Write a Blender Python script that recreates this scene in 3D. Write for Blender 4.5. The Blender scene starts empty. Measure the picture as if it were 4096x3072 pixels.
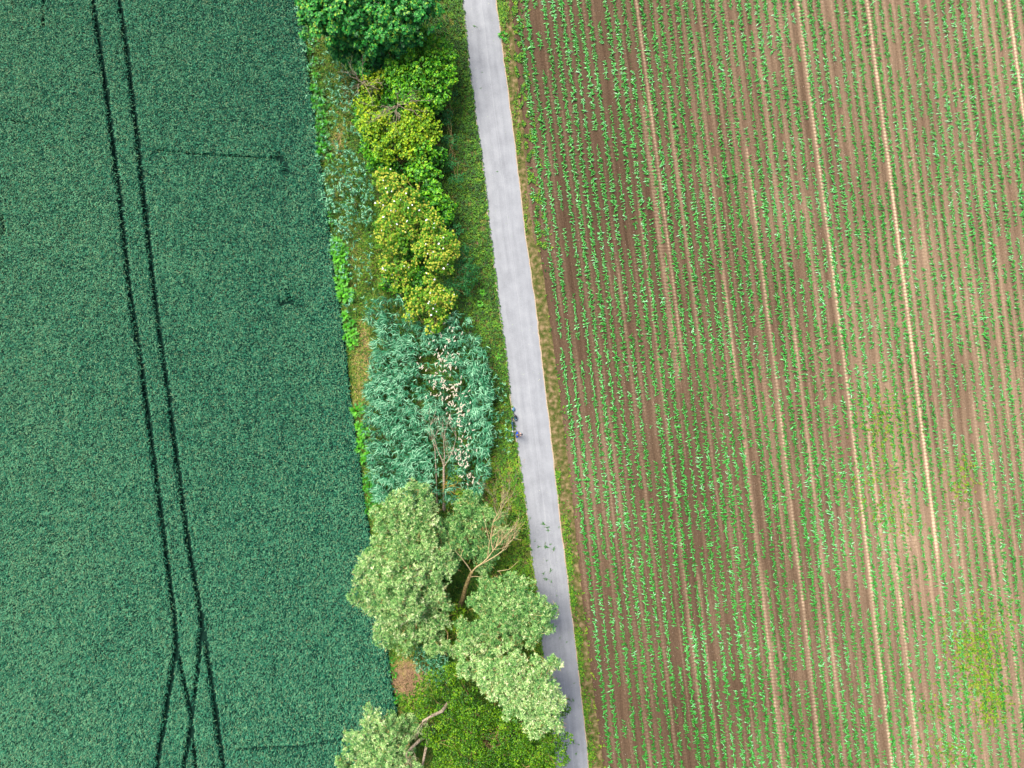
import bpy, math, random
import numpy as np
from mathutils import Vector, Matrix
rng = np.random.default_rng(7)
random.seed(7)
R = math.radians
C = bpy.context.scene.collection
sc = bpy.context.scene

# ------------------------------------------------------------------ camera, sky, sun
PXM = 45.0          # photograph pixels per metre on the ground
H = 61.0            # height of the camera
cam_d = bpy.data.cameras.new("camera")
cam = bpy.data.objects.new("camera", cam_d); C.objects.link(cam)
cam.location = (0, 0, H); cam.rotation_euler = (0, 0, 0)
cam_d.sensor_width = 36.0
cam_d.lens = 36.0 * H / (4096 / PXM)
cam_d.clip_end = 2000.0
sc.camera = cam
SUN_EL, SUN_AZ = R(60), R(318)      # azimuth clockwise from north (+Y)
w = bpy.data.worlds.new("World"); sc.world = w; w.use_nodes = True
nt = w.node_tree
bg = nt.nodes["Background"]
sky = nt.nodes.new("ShaderNodeTexSky"); sky.sky_type = 'NISHITA'; sky.sun_disc = False
sky.sun_elevation = SUN_EL; sky.sun_rotation = SUN_AZ; sky.dust_density = 4.0; sky.ozone_density = 0.6
nt.links.new(sky.outputs[0], bg.inputs[0]); bg.inputs[1].default_value = 0.085
sun_d = bpy.data.lights.new("sun", 'SUN'); sun_d.energy = 2.9; sun_d.angle = R(34); sun_d.color = (1.0, 0.93, 0.82)
sun = bpy.data.objects.new("sun", sun_d); C.objects.link(sun)
sdir = Vector((math.sin(SUN_AZ) * math.cos(SUN_EL), math.cos(SUN_AZ) * math.cos(SUN_EL), math.sin(SUN_EL)))
sun.rotation_euler = sdir.to_track_quat('Z', 'Y').to_euler()
sun.location = (-20, 20, 50)
sc.view_settings.view_transform = 'Standard'; sc.view_settings.look = 'None'
sc.view_settings.exposure = 1.15; sc.view_settings.gamma = 1.0
sc.view_settings.use_curve_mapping = False
sc.cycles.max_bounces = 6; sc.cycles.diffuse_bounces = 1; sc.cycles.glossy_bounces = 2
sc.cycles.transmission_bounces = 3; sc.cycles.transparent_max_bounces = 4

# ------------------------------------------------------------------ helpers
def P(px, py, z=0.0):
    s = (H - z) / H / PXM
    return np.array([(px - 2048) * s, (1536 - py) * s, z])
def Pv(px, py, z):
    px, py, z = np.broadcast_arrays(np.asarray(px, float), np.asarray(py, float), np.asarray(z, float))
    s = (H - z) / H / PXM
    return np.stack([(px - 2048) * s, (1536 - py) * s, z], -1)
def py_of(Y, z=0.0): return 1536 - Y * PXM * H / (H - z)

_lat = np.random.default_rng(3).random((256, 256))
def noise(x, y):
    x = np.asarray(x, float); y = np.asarray(y, float)
    xi = np.floor(x).astype(int); yi = np.floor(y).astype(int)
    fx = x - xi; fy = y - yi
    fx = fx * fx * (3 - 2 * fx); fy = fy * fy * (3 - 2 * fy)
    a = _lat[xi & 255, yi & 255]; b = _lat[(xi + 1) & 255, yi & 255]
    c = _lat[xi & 255, (yi + 1) & 255]; d = _lat[(xi + 1) & 255, (yi + 1) & 255]
    return (a * (1 - fx) + b * fx) * (1 - fy) + (c * (1 - fx) + d * fx) * fy
def fbm(x, y, o=4):
    s = 0; a = 0.5; t = 0
    for i in range(o):
        s = s + a * noise(x * 2 ** i + 17.3 * i, y * 2 ** i + 9.1 * i); t += a; a *= 0.5
    return s / t
def sstep(a, b, x):
    t = np.clip((x - a) / (b - a), 0, 1); return t * t * (3 - 2 * t)

def tag(o, label=None, cat=None, group=None, kind=None):
    if label: o["label"] = label
    if cat: o["category"] = cat
    if group: o["group"] = group
    if kind: o["kind"] = kind
    return o
def empty(name, loc, label=None, cat=None, group=None, rz=0):
    o = bpy.data.objects.new(name, None); C.objects.link(o); o.location = loc
    o.rotation_euler = (0, 0, rz); o.empty_display_size = 0.2
    return tag(o, label, cat, group)
def link(name, me, parent=None):
    o = bpy.data.objects.new(name, me); C.objects.link(o)
    if parent is not None: o.parent = parent
    return o

class Geo:
    """collects polygons (numpy) and links them as one mesh"""
    def __init__(s): s.V = []; s.F = []; s.k = []; s.m = []; s.t = []; s.n = 0; s.uv = []
    def add(s, V, F, tint=0.5, mat=0, uv=None):
        V = np.asarray(V, float).reshape(-1, 3); F = np.asarray(F, np.int64)
        s.V.append(V); s.F.append((F + s.n).ravel()); s.k.append(np.full(len(F), F.shape[1], np.int64))
        s.m.append(np.full(len(F), mat, np.int32))
        s.t.append(np.broadcast_to(np.asarray(tint, float), (len(V),)).copy())
        s.uv.append(uv if uv is not None else np.zeros((len(V), 2)))
        s.n += len(V)
    def polys(s, V, tint=0.5, mat=0):            # V (n,k,3)
        V = np.asarray(V, float); n, k = V.shape[:2]
        if n == 0: return
        t = np.repeat(np.broadcast_to(np.asarray(tint, float), (n,)), k)
        s.add(V.reshape(-1, 3), np.arange(n * k).reshape(n, k), t, mat)
    def build(s, name, mats, parent=None, origin=None, smooth=False):
        me = bpy.data.meshes.new(name)
        V = np.concatenate(s.V); F = np.concatenate(s.F); k = np.concatenate(s.k); m = np.concatenate(s.m); t = np.concatenate(s.t)
        uv = np.concatenate(s.uv)
        if origin is not None: V = V - np.asarray(origin)
        me.vertices.add(len(V)); me.vertices.foreach_set("co", V.astype(np.float32).ravel())
        me.loops.add(len(F)); me.loops.foreach_set("vertex_index", F.astype(np.int32))
        me.polygons.add(len(k))
        st = np.concatenate([[0], np.cumsum(k)[:-1]]).astype(np.int32)
        me.polygons.foreach_set("loop_start", st)
        try: me.polygons.foreach_set("loop_total", k.astype(np.int32))
        except Exception: pass
        for x in (mats if isinstance(mats, (list, tuple)) else [mats]): me.materials.append(x)
        me.polygons.foreach_set("material_index", m)
        me.polygons.foreach_set("use_smooth", np.full(len(k), smooth, bool))
        a = me.attributes.new("tint", 'FLOAT', 'POINT'); a.data.foreach_set("value", t.astype(np.float32))
        if uv.any():
            ul = me.uv_layers.new(name="UVMap"); ul.data.foreach_set("uv", uv[F].astype(np.float32).ravel())
        me.update(calc_edges=True)
        o = link(name, me, parent)
        return o

def unit(v): return v / np.maximum(np.linalg.norm(v, axis=-1, keepdims=True), 1e-9)
def blades(g, Pn, az, el, L, W, droop=0.3, segs=2, tint=0.5, mat=0, roll=0.0, prof=None, side=0.0):
    """tapered, arching strips"""
    n = len(Pn)
    az = np.broadcast_to(az, (n,)); el = np.broadcast_to(el, (n,)); L = np.broadcast_to(L, (n,)); W = np.broadcast_to(W, (n,))
    droop = np.broadcast_to(droop, (n,)); roll = np.broadcast_to(roll, (n,)); side = np.broadcast_to(side, (n,))
    d = np.stack([np.cos(el) * np.cos(az), np.cos(el) * np.sin(az), np.sin(el)], -1)
    sd = np.stack([-np.sin(az), np.cos(az), np.zeros(n)], -1)
    up = np.cross(d, sd)
    wv = sd * np.cos(roll)[:, None] + up * np.sin(roll)[:, None]
    if prof is None: prof = {1: (0.9, 0.15), 2: (0.6, 1.0, 0.08), 3: (0.6, 1.0, 0.75, 0.06)}[segs]
    V = np.empty((n, segs + 1, 2, 3))
    for i in range(segs + 1):
        s = i / segs
        c = Pn + d * (L * s)[:, None] + sd * (side * L * s * s)[:, None]
        c[:, 2] -= droop * L * s * s
        V[:, i, 0] = c - wv * (W * prof[i] * 0.5)[:, None]
        V[:, i, 1] = c + wv * (W * prof[i] * 0.5)[:, None]
    b = np.arange(n)[:, None] * (2 * (segs + 1))
    q = np.array([[2 * i, 2 * i + 1, 2 * i + 3, 2 * i + 2] for i in range(segs)])
    F = (b[:, :, None] + q[None]).reshape(-1, 4)
    g.add(V.reshape(-1, 3), F, np.repeat(np.broadcast_to(tint, (n,)), 2 * (segs + 1)), mat)

DIA = np.array([(0, 0), (.45, .5), (1, 0), (.45, -.5)])
HEX = np.array([(0, 0), (.25, .42), (.7, .45), (1, 0), (.7, -.45), (.25, -.42)])
LOBED = np.array([(0, 0), (.05, .38), (.45, .3), (.62, .52), (.78, .2), (1, 0), (.78, -.2), (.62, -.52), (.45, -.3), (.05, -.38)])
def leaves(g, Pn, d, nrm, L, W, tpl=DIA, tint=0.5, mat=0, cup=0.12):
    n = len(Pn)
    if n == 0: return
    d = unit(d); sd = unit(np.cross(nrm, d)); up = np.cross(d, sd)
    L = np.broadcast_to(L, (n,)); W = np.broadcast_to(W, (n,))
    V = Pn[:, None, :] + d[:, None, :] * (tpl[None, :, 0] * L[:, None])[..., None] \
        + sd[:, None, :] * (tpl[None, :, 1] * W[:, None])[..., None] \
        - up[:, None, :] * ((tpl[None, :, 0] ** 2) * L[:, None] * cup)[..., None]
    g.polys(V, tint, mat)

def tubes(g, lines, sides=6, tint=0.5, mat=0):
    """lines: list of (points, radii)"""
    for pts, rad in lines:
        pts = np.asarray(pts, float); rad = np.broadcast_to(np.asarray(rad, float), (len(pts),))
        n = len(pts)
        tg = np.gradient(pts, axis=0); tg = unit(tg)
        ref = np.array([0, 0, 1.0]) if abs(tg[0, 2]) < 0.9 else np.array([1.0, 0, 0])
        a = unit(np.cross(tg, ref)); b = np.cross(tg, a)
        th = np.arange(sides) / sides * 2 * np.pi
        V = pts[:, None] + rad[:, None, None] * (a[:, None] * np.cos(th)[None, :, None] + b[:, None] * np.sin(th)[None, :, None])
        F = []
        for i in range(n - 1):
            for j in range(sides):
                k = (j + 1) % sides
                F.append((i * sides + j, i * sides + k, (i + 1) * sides + k, (i + 1) * sides + j))
        g.add(V.reshape(-1, 3), F, tint, mat)
        for e in (0, n - 1):
            g.polys(V[e][None], tint, mat)
def wiggle(a, b, n=6, amp=0.06):
    a = np.asarray(a, float); b = np.asarray(b, float)
    L = np.linalg.norm(b - a)
    t = np.linspace(0, 1, n)[:, None]
    off = rng.normal(0, amp * L, (n, 3)); off[0] = 0; off[-1] = 0
    return a + (b - a) * t + off
def twigs(a, b, r, depth, out, spread=0.5, n=4):
    p = wiggle(a, b, 6, 0.05)
    out.append((p, np.linspace(r, r * 0.45, 6)))
    if depth == 0: return
    d = p[-1] - p[0]; L = np.linalg.norm(d)
    for i in range(n):
        s = p[rng.integers(2, 6)]
        e = s + unit(d + rng.normal(0, spread, 3) * L * np.array([1, 1, .6])) * L * rng.uniform(.35, .65)
        twigs(s, e, r * 0.5, depth - 1, out, spread, n)

# ------------------------------------------------------------------ materials
def mat(name, rough=0.6, spec=0.3):
    m = bpy.data.materials.new(name); m.use_nodes = True
    b = m.node_tree.nodes["Principled BSDF"]; b.inputs["Roughness"].default_value = rough
    b.inputs["Specular IOR Level"].default_value = spec
    return m, m.node_tree, b
def ramp(nt, fac, stops):
    r = nt.nodes.new("ShaderNodeValToRGB")
    els = r.color_ramp.elements
    while len(els) < len(stops): els.new(0.5)
    for e, (p, c) in zip(els, stops): e.position = p; e.color = (*c, 1)
    nt.links.new(fac, r.inputs[0]); return r.outputs[0]
def tintmat(name, cols, rough=0.5, trans=0.25, spec=0.35, noise_scale=None, noise_amt=0.15):
    """colour from each leaf's own tint value, a little light passing through"""
    m, nt, b = mat(name, rough, spec)
    at = nt.nodes.new("ShaderNodeAttribute"); at.attribute_name = "tint"
    fac = at.outputs["Fac"]
    if noise_scale:
        tc = nt.nodes.new("ShaderNodeNewGeometry")
        nz = nt.nodes.new("ShaderNodeTexNoise"); nz.inputs["Scale"].default_value = noise_scale; nz.inputs["Detail"].default_value = 5
        nt.links.new(tc.outputs["Position"], nz.inputs["Vector"])
        ma = nt.nodes.new("ShaderNodeMath"); ma.operation = 'MULTIPLY_ADD'
        ma.inputs[1].default_value = noise_amt * 2; ma.inputs[2].default_value = -noise_amt
        nt.links.new(nz.outputs["Fac"], ma.inputs[0])
        ad = nt.nodes.new("ShaderNodeMath"); ad.operation = 'ADD'
        nt.links.new(ma.outputs[0], ad.inputs[0]); nt.links.new(fac, ad.inputs[1]); fac = ad.outputs[0]
    n = len(cols)
    stops = [(i / (n - 1), c) for i, c in enumerate(cols)]
    col = ramp(nt, fac, stops)
    nt.links.new(col, b.inputs["Base Color"])
    if trans > 0:
        tr = nt.nodes.new("ShaderNodeBsdfTranslucent"); nt.links.new(col, tr.inputs[0])
        mx = nt.nodes.new("ShaderNodeMixShader"); mx.inputs[0].default_value = trans
        nt.links.new(b.outputs[0], mx.inputs[1]); nt.links.new(tr.outputs[0], mx.inputs[2])
        nt.links.new(mx.outputs[0], nt.nodes["Material Output"].inputs[0])
    return m
def plain(name, col, rough=0.5, metal=0.0, spec=0.4, var=0.12, scale=30):
    m, nt, b = mat(name, rough, spec); b.inputs["Metallic"].default_value = metal
    tc = nt.nodes.new("ShaderNodeTexCoord")
    nz = nt.nodes.new("ShaderNodeTexNoise"); nz.inputs["Scale"].default_value = scale
    nt.links.new(tc.outputs["Object"], nz.inputs["Vector"])
    c = np.array(col)
    col_o = ramp(nt, nz.outputs["Fac"], [(0.3, tuple(c * (1 - var))), (0.7, tuple(np.minimum(c * (1 + var), 1)))])
    nt.links.new(col_o, b.inputs["Base Color"])
    return m

M = {}
M['wheat'] = tintmat("wheat_leaf", [(.002, .028, .018), (.008, .12, .07), (.032, .30, .17), (.15, .46, .24), (.45, .46, .22)], .5, .15)
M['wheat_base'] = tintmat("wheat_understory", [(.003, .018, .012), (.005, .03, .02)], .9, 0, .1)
M['maize'] = tintmat("maize_leaf", [(.008, .09, .006), (.025, .26, .018), (.08, .46, .07), (.36, .74, .44)], .38, 0.15, .5)
M['grass'] = tintmat("grass_blade", [(.003, .025, .002), (.016, .085, .004), (.05, .19, .008), (.17, .25, .02), (.42, .36, .10), (.36, .23, .13)], .6, 0.1)
M['herb'] = tintmat("herb_leaf", [(.002, .02, .001), (.016, .09, .003), (.065, .24, .005), (.22, .38, .01), (.30, .20, .04)], .55, 0.1)
M['dock'] = tintmat("dock_leaf", [(.005, .07, .005), (.025, .22, .012), (.12, .46, .025)], .45, 0.15)
M['reed'] = tintmat("reed_leaf", [(.002, .03, .008), (.008, .10, .03), (.035, .27, .12), (.34, .70, .42)], .45, 0.08)
M['plume'] = tintmat("reed_plume", [(.42, .32, .20), (.75, .66, .50), (.90, .84, .72)], .9, 0.2, .1)
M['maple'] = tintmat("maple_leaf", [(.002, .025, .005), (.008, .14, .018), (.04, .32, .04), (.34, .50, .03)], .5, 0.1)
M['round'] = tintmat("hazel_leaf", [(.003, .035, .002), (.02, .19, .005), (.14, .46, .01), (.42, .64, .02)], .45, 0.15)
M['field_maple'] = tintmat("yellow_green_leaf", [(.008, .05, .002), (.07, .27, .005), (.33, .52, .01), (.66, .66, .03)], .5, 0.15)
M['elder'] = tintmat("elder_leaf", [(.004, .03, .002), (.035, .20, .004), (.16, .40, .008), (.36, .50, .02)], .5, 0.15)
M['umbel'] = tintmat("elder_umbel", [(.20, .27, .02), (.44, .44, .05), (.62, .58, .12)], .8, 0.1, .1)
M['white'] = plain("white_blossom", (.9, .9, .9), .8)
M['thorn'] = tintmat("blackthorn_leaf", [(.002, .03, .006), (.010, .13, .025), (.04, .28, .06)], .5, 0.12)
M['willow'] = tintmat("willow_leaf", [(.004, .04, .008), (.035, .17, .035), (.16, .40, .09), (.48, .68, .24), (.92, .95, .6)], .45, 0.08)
M['twig'] = tintmat("willow_twig", [(.35, .20, .06), (.70, .50, .20)], .7, 0)
M['olive'] = tintmat("buckthorn_leaf", [(.003, .025, .001), (.035, .17, .002), (.20, .42, .004), (.60, .64, .02)], .42, 0.12)
M['dead'] = tintmat("dead_leaf", [(.12, .04, .02), (.30, .13, .06)], .8, .1)
M['lichen'] = plain("lichen_bark", (.48, .34, .04), .9, var=.35, scale=12)
def bark(name, c1, c2):
    m, nt, b = mat(name, .9, .15)
    tc = nt.nodes.new("ShaderNodeNewGeometry")
    nz = nt.nodes.new("ShaderNodeTexNoise"); nz.inputs["Scale"].default_value = 9; nz.inputs["Detail"].default_value = 8
    nt.links.new(tc.outputs["Position"], nz.inputs["Vector"])
    nt.links.new(ramp(nt, nz.outputs["Fac"], [(.35, c1), (.65, c2)]), b.inputs["Base Color"])
    bp = nt.nodes.new("ShaderNodeBump"); bp.inputs["Strength"].default_value = .6; bp.inputs["Distance"].default_value = .03
    nt.links.new(nz.outputs["Fac"], bp.inputs["Height"]); nt.links.new(bp.outputs[0], b.inputs["Normal"])
    return m
M['bark'] = bark("willow_bark", (.12, .08, .03), (.42, .33, .14))
M['grey_bark'] = bark("grey_bark", (.17, .13, .09), (.46, .38, .28))
M['dead_wood'] = bark("dead_wood", (.28, .21, .09), (.54, .44, .24))

# ground: large sheet to the horizon
m, nt, b = mat("meadow_ground", .95, .1); M['ground'] = m
tc = nt.nodes.new("ShaderNodeNewGeometry")
nz = nt.nodes.new("ShaderNodeTexNoise"); nz.inputs["Scale"].default_value = .06; nz.inputs["Detail"].default_value = 12
nt.links.new(tc.outputs["Position"], nz.inputs["Vector"])
nt.links.new(ramp(nt, nz.outputs["Fac"], [(.3, (.02, .07, .02)), (.55, (.05, .10, .03)), (.7, (.16, .12, .07))]), b.inputs["Base Color"])
# soil under the hedge
m, nt, b = mat("hedge_soil", .95, .1); M['hedge_soil'] = m
tc = nt.nodes.new("ShaderNodeNewGeometry")
nz = nt.nodes.new("ShaderNodeTexNoise"); nz.inputs["Scale"].default_value = 1.4; nz.inputs["Detail"].default_value = 10
nt.links.new(tc.outputs["Position"], nz.inputs["Vector"])
nt.links.new(ramp(nt, nz.outputs["Fac"], [(.35, (.010, .035, .005)), (.52, (.04, .055, .012)), (.66, (.17, .11, .07))]), b.inputs["Base Color"])
m, nt, b = mat("verge_earth", .95, .1); M['verge_soil'] = m
tc = nt.nodes.new("ShaderNodeNewGeometry")
nz = nt.nodes.new("ShaderNodeTexNoise"); nz.inputs["Scale"].default_value = 2.5; nz.inputs["Detail"].default_value = 10
nt.links.new(tc.outputs["Position"], nz.inputs["Vector"])
nt.links.new(ramp(nt, nz.outputs["Fac"], [(.38, (.045, .065, .012)), (.54, (.12, .10, .04)), (.72, (.27, .19, .11))]), b.inputs["Base Color"])
# ploughed soil: dry or damp bands are stored as the tint of the surface, clods by noise
m, nt, b = mat("field_soil", .95, .1); M['soil'] = m
at = nt.nodes.new("ShaderNodeAttribute"); at.attribute_name = "tint"
tc = nt.nodes.new("ShaderNodeNewGeometry")
nz = nt.nodes.new("ShaderNodeTexNoise"); nz.inputs["Scale"].default_value = 7; nz.inputs["Detail"].default_value = 10; nz.inputs["Roughness"].default_value = .75
nt.links.new(tc.outputs["Position"], nz.inputs["Vector"])
ma = nt.nodes.new("ShaderNodeMath"); ma.operation = 'MULTIPLY_ADD'; ma.inputs[1].default_value = .7; ma.inputs[2].default_value = -.35
nt.links.new(nz.outputs["Fac"], ma.inputs[0])
ad = nt.nodes.new("ShaderNodeMath"); ad.operation = 'ADD'
nt.links.new(ma.outputs[0], ad.inputs[0]); nt.links.new(at.outputs["Fac"], ad.inputs[1])
nt.links.new(ramp(nt, ad.outputs[0], [(0, (.028, .016, .009)), (.3, (.098, .064, .040)), (.6, (.25, .175, .115)), (1, (.60, .46, .31))]), b.inputs["Base Color"])
bp = nt.nodes.new("ShaderNodeBump"); bp.inputs["Strength"].default_value = .8; bp.inputs["Distance"].default_value = .04
nt.links.new(nz.outputs["Fac"], bp.inputs["Height"]); nt.links.new(bp.outputs[0], b.inputs["Normal"])
# asphalt, UV.x across the road 0..1, UV.y metres along
m, nt, b = mat("asphalt", .85, .25); M['asphalt'] = m
uv = nt.nodes.new("ShaderNodeUVMap"); uv.uv_map = "UVMap"
geo = nt.nodes.new("ShaderNodeNewGeometry")
n1 = nt.nodes.new("ShaderNodeTexNoise"); n1.inputs["Scale"].default_value = 26; n1.inputs["Detail"].default_value = 4; n1.inputs["Roughness"].default_value = .8
nt.links.new(geo.outputs["Position"], n1.inputs["Vector"])
mp = nt.nodes.new("ShaderNodeMapping"); mp.inputs["Scale"].default_value = (7, .12, 1); nt.links.new(uv.outputs[0], mp.inputs[0])
n2 = nt.nodes.new("ShaderNodeTexNoise"); n2.inputs["Scale"].default_value = 1; n2.inputs["Detail"].default_value = 4; nt.links.new(mp.outputs[0], n2.inputs["Vector"])
n3 = nt.nodes.new("ShaderNodeTexNoise"); n3.inputs["Scale"].default_value = .9; n3.inputs["Detail"].default_value = 5; nt.links.new(geo.outputs["Position"], n3.inputs["Vector"])
def mth(nt, op, a, bb, c=None):
    x = nt.nodes.new("ShaderNodeMath"); x.operation = op
    for i, v in enumerate((a, bb, c)):
        if v is None: continue
        if isinstance(v, (int, float)): x.inputs[i].default_value = v
        else: nt.links.new(v, x.inputs[i])
    return x.outputs[0]
s = mth(nt, 'ADD', mth(nt, 'MULTIPLY', n1.outputs["Fac"], .55), mth(nt, 'MULTIPLY', n2.outputs["Fac"], .25))
s = mth(nt, 'ADD', s, mth(nt, 'MULTIPLY', n3.outputs["Fac"], .25))
sx = nt.nodes.new("ShaderNodeSeparateXYZ"); nt.links.new(uv.outputs[0], sx.inputs[0])
dseam = mth(nt, 'ABSOLUTE', mth(nt, 'SUBTRACT', sx.outputs[0], .555), 0)
seam = mth(nt, 'LESS_THAN', dseam, .006)
s = mth(nt, 'ADD', s, mth(nt, 'MULTIPLY', seam, .10))
nt.links.new(ramp(nt, s, [(.38, (.17, .18, .20)), (.58, (.27, .285, .31)), (.8, (.37, .385, .40))]), b.inputs["Base Color"])
bp = nt.nodes.new("ShaderNodeBump"); bp.inputs["Strength"].default_value = .3; bp.inputs["Distance"].default_value = .01
nt.links.new(n1.outputs["Fac"], bp.inputs["Height"]); nt.links.new(bp.outputs[0], b.inputs["Normal"])
M['gravel'] = plain("edge_gravel", (.40, .31, .22), .95, var=.35, scale=20)

# ------------------------------------------------------------------ outlines taken from the place (photograph pixels)
wheatR = ([-300, 27, 304, 504, 640, 879, 1107, 1297, 1568, 1671, 1861, 2078, 2160, 2552, 2687, 2834, 3072, 3400],
          [1160, 1200, 1230, 1257, 1274, 1309, 1333, 1366, 1393, 1408, 1436, 1463, 1479, 1539, 1555, 1580, 1603, 1645])
roadL = ([-300, 0, 260, 542, 705, 900, 1215, 1405, 1600, 1834, 2051, 2241, 2362, 2579, 3072, 3400],
         [1815, 1851, 1876, 1914, 1938, 1957, 1995, 2022, 2044, 2076, 2108, 2127, 2146, 2166, 2224, 2262])
roadR = ([-300, 0, 217, 488, 732, 971, 1188, 1378, 1568, 1644, 1834, 2078, 2268, 2389, 2660, 2931, 3072, 3400],
         [1950, 1982, 2011, 2047, 2076, 2104, 2136, 2158, 2180, 2190, 2211, 2238, 2263, 2276, 2309, 2340, 2352, 2390])
vergeR = ([-300, 0, 298, 542, 754, 900, 1025, 1188, 1460, 1671, 1888, 2214, 2552, 2823, 3072, 3400],
          [2010, 2044, 2060, 2093, 2114, 2133, 2155, 2180, 2217, 2244, 2271, 2304, 2341, 2374, 2407, 2445])
def edge(tab, Y, z=0.0):
    py = py_of(Y, z); s = (H - z) / H / PXM
    return (np.interp(py, *tab) - 2048) * s
YMAX = 38.0

# large ground sheet
g = Geo(); g.add([(-500, -500, -.06), (500, -500, -.06), (500, 500, -.06), (-500, 500, -.06)], [(0, 1, 2, 3)])
tag(g.build("ground", M['ground']), kind="structure")

def strip_grid(fl, fr, ny, nx, zf, tf=None):
    ys = np.linspace(-YMAX, YMAX, ny)
    xl = fl(ys); xr = fr(ys)
    u = np.linspace(0, 1, nx)
    X = xl[:, None] * (1 - u) + xr[:, None] * u; Yg = np.repeat(ys[:, None], nx, 1)
    Z = zf(X, Yg, np.broadcast_to(u, X.shape))
    V = np.stack([X, Yg, Z], -1).reshape(-1, 3)
    i = np.arange(ny - 1)[:, None] * nx + np.arange(nx - 1)[None]
    F = np.stack([i, i + 1, i + nx + 1, i + nx], -1).reshape(-1, 4)
    T = tf(X, Yg).ravel() if tf else 0.5
    uvs = np.stack([np.broadcast_to(u, X.shape), Yg], -1).reshape(-1, 2)
    return V, F, T, uvs

# road
wob = lambda Y, k: .09 * (noise(Y * .9, k) - .5) + .07 * (noise(Y * 4, k + 9) - .5)
fRL = lambda Y: edge(roadL, Y) + wob(Y, 2.5); fRR = lambda Y: edge(roadR, Y) + wob(Y, 7.5)
g = Geo(); V, F, T, U = strip_grid(fRL, fRR, 380, 9, lambda X, Y, u: .03 + .03 * (1 - (2 * u - 1) ** 2)); g.add(V, F, T, 0, U)
tag(g.build("road", M['asphalt'], smooth=True), kind="structure")
# crumbling pale edge of the road
g = Geo()
V, F, T, U = strip_grid(lambda Y: fRR(Y) - .02, lambda Y: fRR(Y) + .09 + .07 * noise(Y * 2.2, 4.4), 380, 3, lambda X, Y, u: .027 - .02 * u + 0 * X); g.add(V, F, T, 0, U)
V, F, T, U = strip_grid(lambda Y: fRL(Y) - .04 - .07 * noise(Y * 2.7, 1.4), lambda Y: fRL(Y) + .02, 380, 3, lambda X, Y, u: .007 + .02 * u + 0 * X); g.add(V, F, T, 0, U)
tag(g.build("road_edge", M['gravel']), kind="structure")
# soil of the hedge strip and of both verges
g = Geo()
hz = lambda X, Y, u: -.005 + .16 * (fbm(X * .5, Y * .5) - .5) * np.sin(np.pi * np.clip(u, 0, 1)) - .0
V, F, T, U = strip_grid(lambda Y: edge(wheatR, Y, .7) - .3, lambda Y: fRL(Y) + .03, 260, 60, hz); g.add(V, F, T, 0, U)
V, F, T, U = strip_grid(lambda Y: fRR(Y) - .03, lambda Y: edge(vergeR, Y) + .1 + .1 * noise(Y * 3, 2.2), 260, 8, lambda X, Y, u: .004 + .03 * np.sin(np.pi * u) + 0 * X); g.add(V, F, T, 1, U)
tag(g.build("verge_soil", [M['hedge_soil'], M['verge_soil']], smooth=True), kind="structure")

# ------------------------------------------------------------------ ploughed field
def drow(py): return .1235 * py + 9 * np.sin(np.pi * np.clip(py / 3072, -.1, 1.1))
def u_of(X, Y):
    px = X * PXM + 2048; py = 1536 - Y * PXM
    return px - drow(py), py
STR = [(3190, 9, .5, -500, 4000), (3300, 9, .42, 2150, 4000), (3227, 12, .2, 2300, 4000), (3468, 10, .45, -500, 2300), (3730, 9, .35, 900, 4000), (3685, 12, .22, 1500, 4000),
       (4034, 9, .4, -500, 4000), (2908, 9, .42, 500, 4000), (2520, 24, .38, 350, 1600), (2545, 8, .35, -500, 1500), (2447, 7, .3, 700, 3000), (2620, 8, .2, 300, 1500),
       (2749, 10, .28, 1000, 4000), (2766, 22, .2, 2200, 4000), (2499, 10, .28, 2200, 4000), (3340, 20, .22, 1200, 2300), (3380, 16, .2, 1300, 2300), (3250, 30, .12, 900, 2500),
       (3560, 18, .16, 500, 3200), (3860, 14, .18, 600, 3100), (3005, 12, .15, 0, 3300), (3100, 14, .13, 1200, 3300), (2330, 12, .14, 600, 3300), (2220, 10, .12, 300, 3300), (2668, 12, .14, 900, 3300)]
ROW0, ROWS = 2066.0, 35.4
def soil_tint(X, Y):
    u, py = u_of(X, Y)
    k = np.round((u - ROW0 + ROWS / 2) / ROWS)                     # inter-row number
    t = .29 + .09 * (noise(k * 3.7, py / 900.) - .5)
    t = t + .14 * sstep(2300, 3900, u) + .06 * sstep(1000, 3000, py) * sstep(2700, 3600, u)  # paler to the right: lighter soil, plus oblique-view haze painted into the tint
    t = t + .18 * (fbm(X * .13, Y * .13) - .5) + .10 * (fbm(u / 10., py / 160.) - .5)
    # damp dark hollow in the upper left of the field, dry pale one in its right half
    t = t - .12 * np.exp(-((u - 2350) / 260.) ** 2 - ((py - 500) / 620.) ** 2) - .08 * np.exp(-((u - 2440) / 180.) ** 2 - ((py - 2300) / 700.) ** 2)
    t = t + .12 * np.exp(-((u - 3330) / 160.) ** 2 - ((py - 1800) / 600.) ** 2)
    # damp soil along each row, paler crumbs between
    ph = ((u - ROW0) / ROWS) % 1.0
    t = t + .035 * np.cos(2 * np.pi * (ph - .5)) + .10 * (noise(u / 4., py / 220.) - .5)
    t = t + .10 * np.exp(-((ph - .5) / .14) ** 2) * sstep(.45, .65, noise(k * 1.7, py / 300.)) * (.7 + .5 * np.sin(py / 2.4 + k))
    for u0, wd, a, y0, y1 in STR:
        m_ = sstep(y0, y0 + 150, py) * (1 - sstep(y1 - 150, y1, py)) * (.75 + .5 * noise(py / 60., u0))
        t = t + a * np.exp(-((u - u0) / (wd * .72)) ** 2 * 1.2) * m_ * (1 if wd < 14 else .7) * (.8 + .35 * np.sin(py / 2.2))
    return np.clip(t, .02, .95)
TREAD = [2490, 2575, 2960, 3268, 3420, 3520, 3640, 3790, 2700, 2860, 3110, 3880, 2360, 2230]
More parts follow.
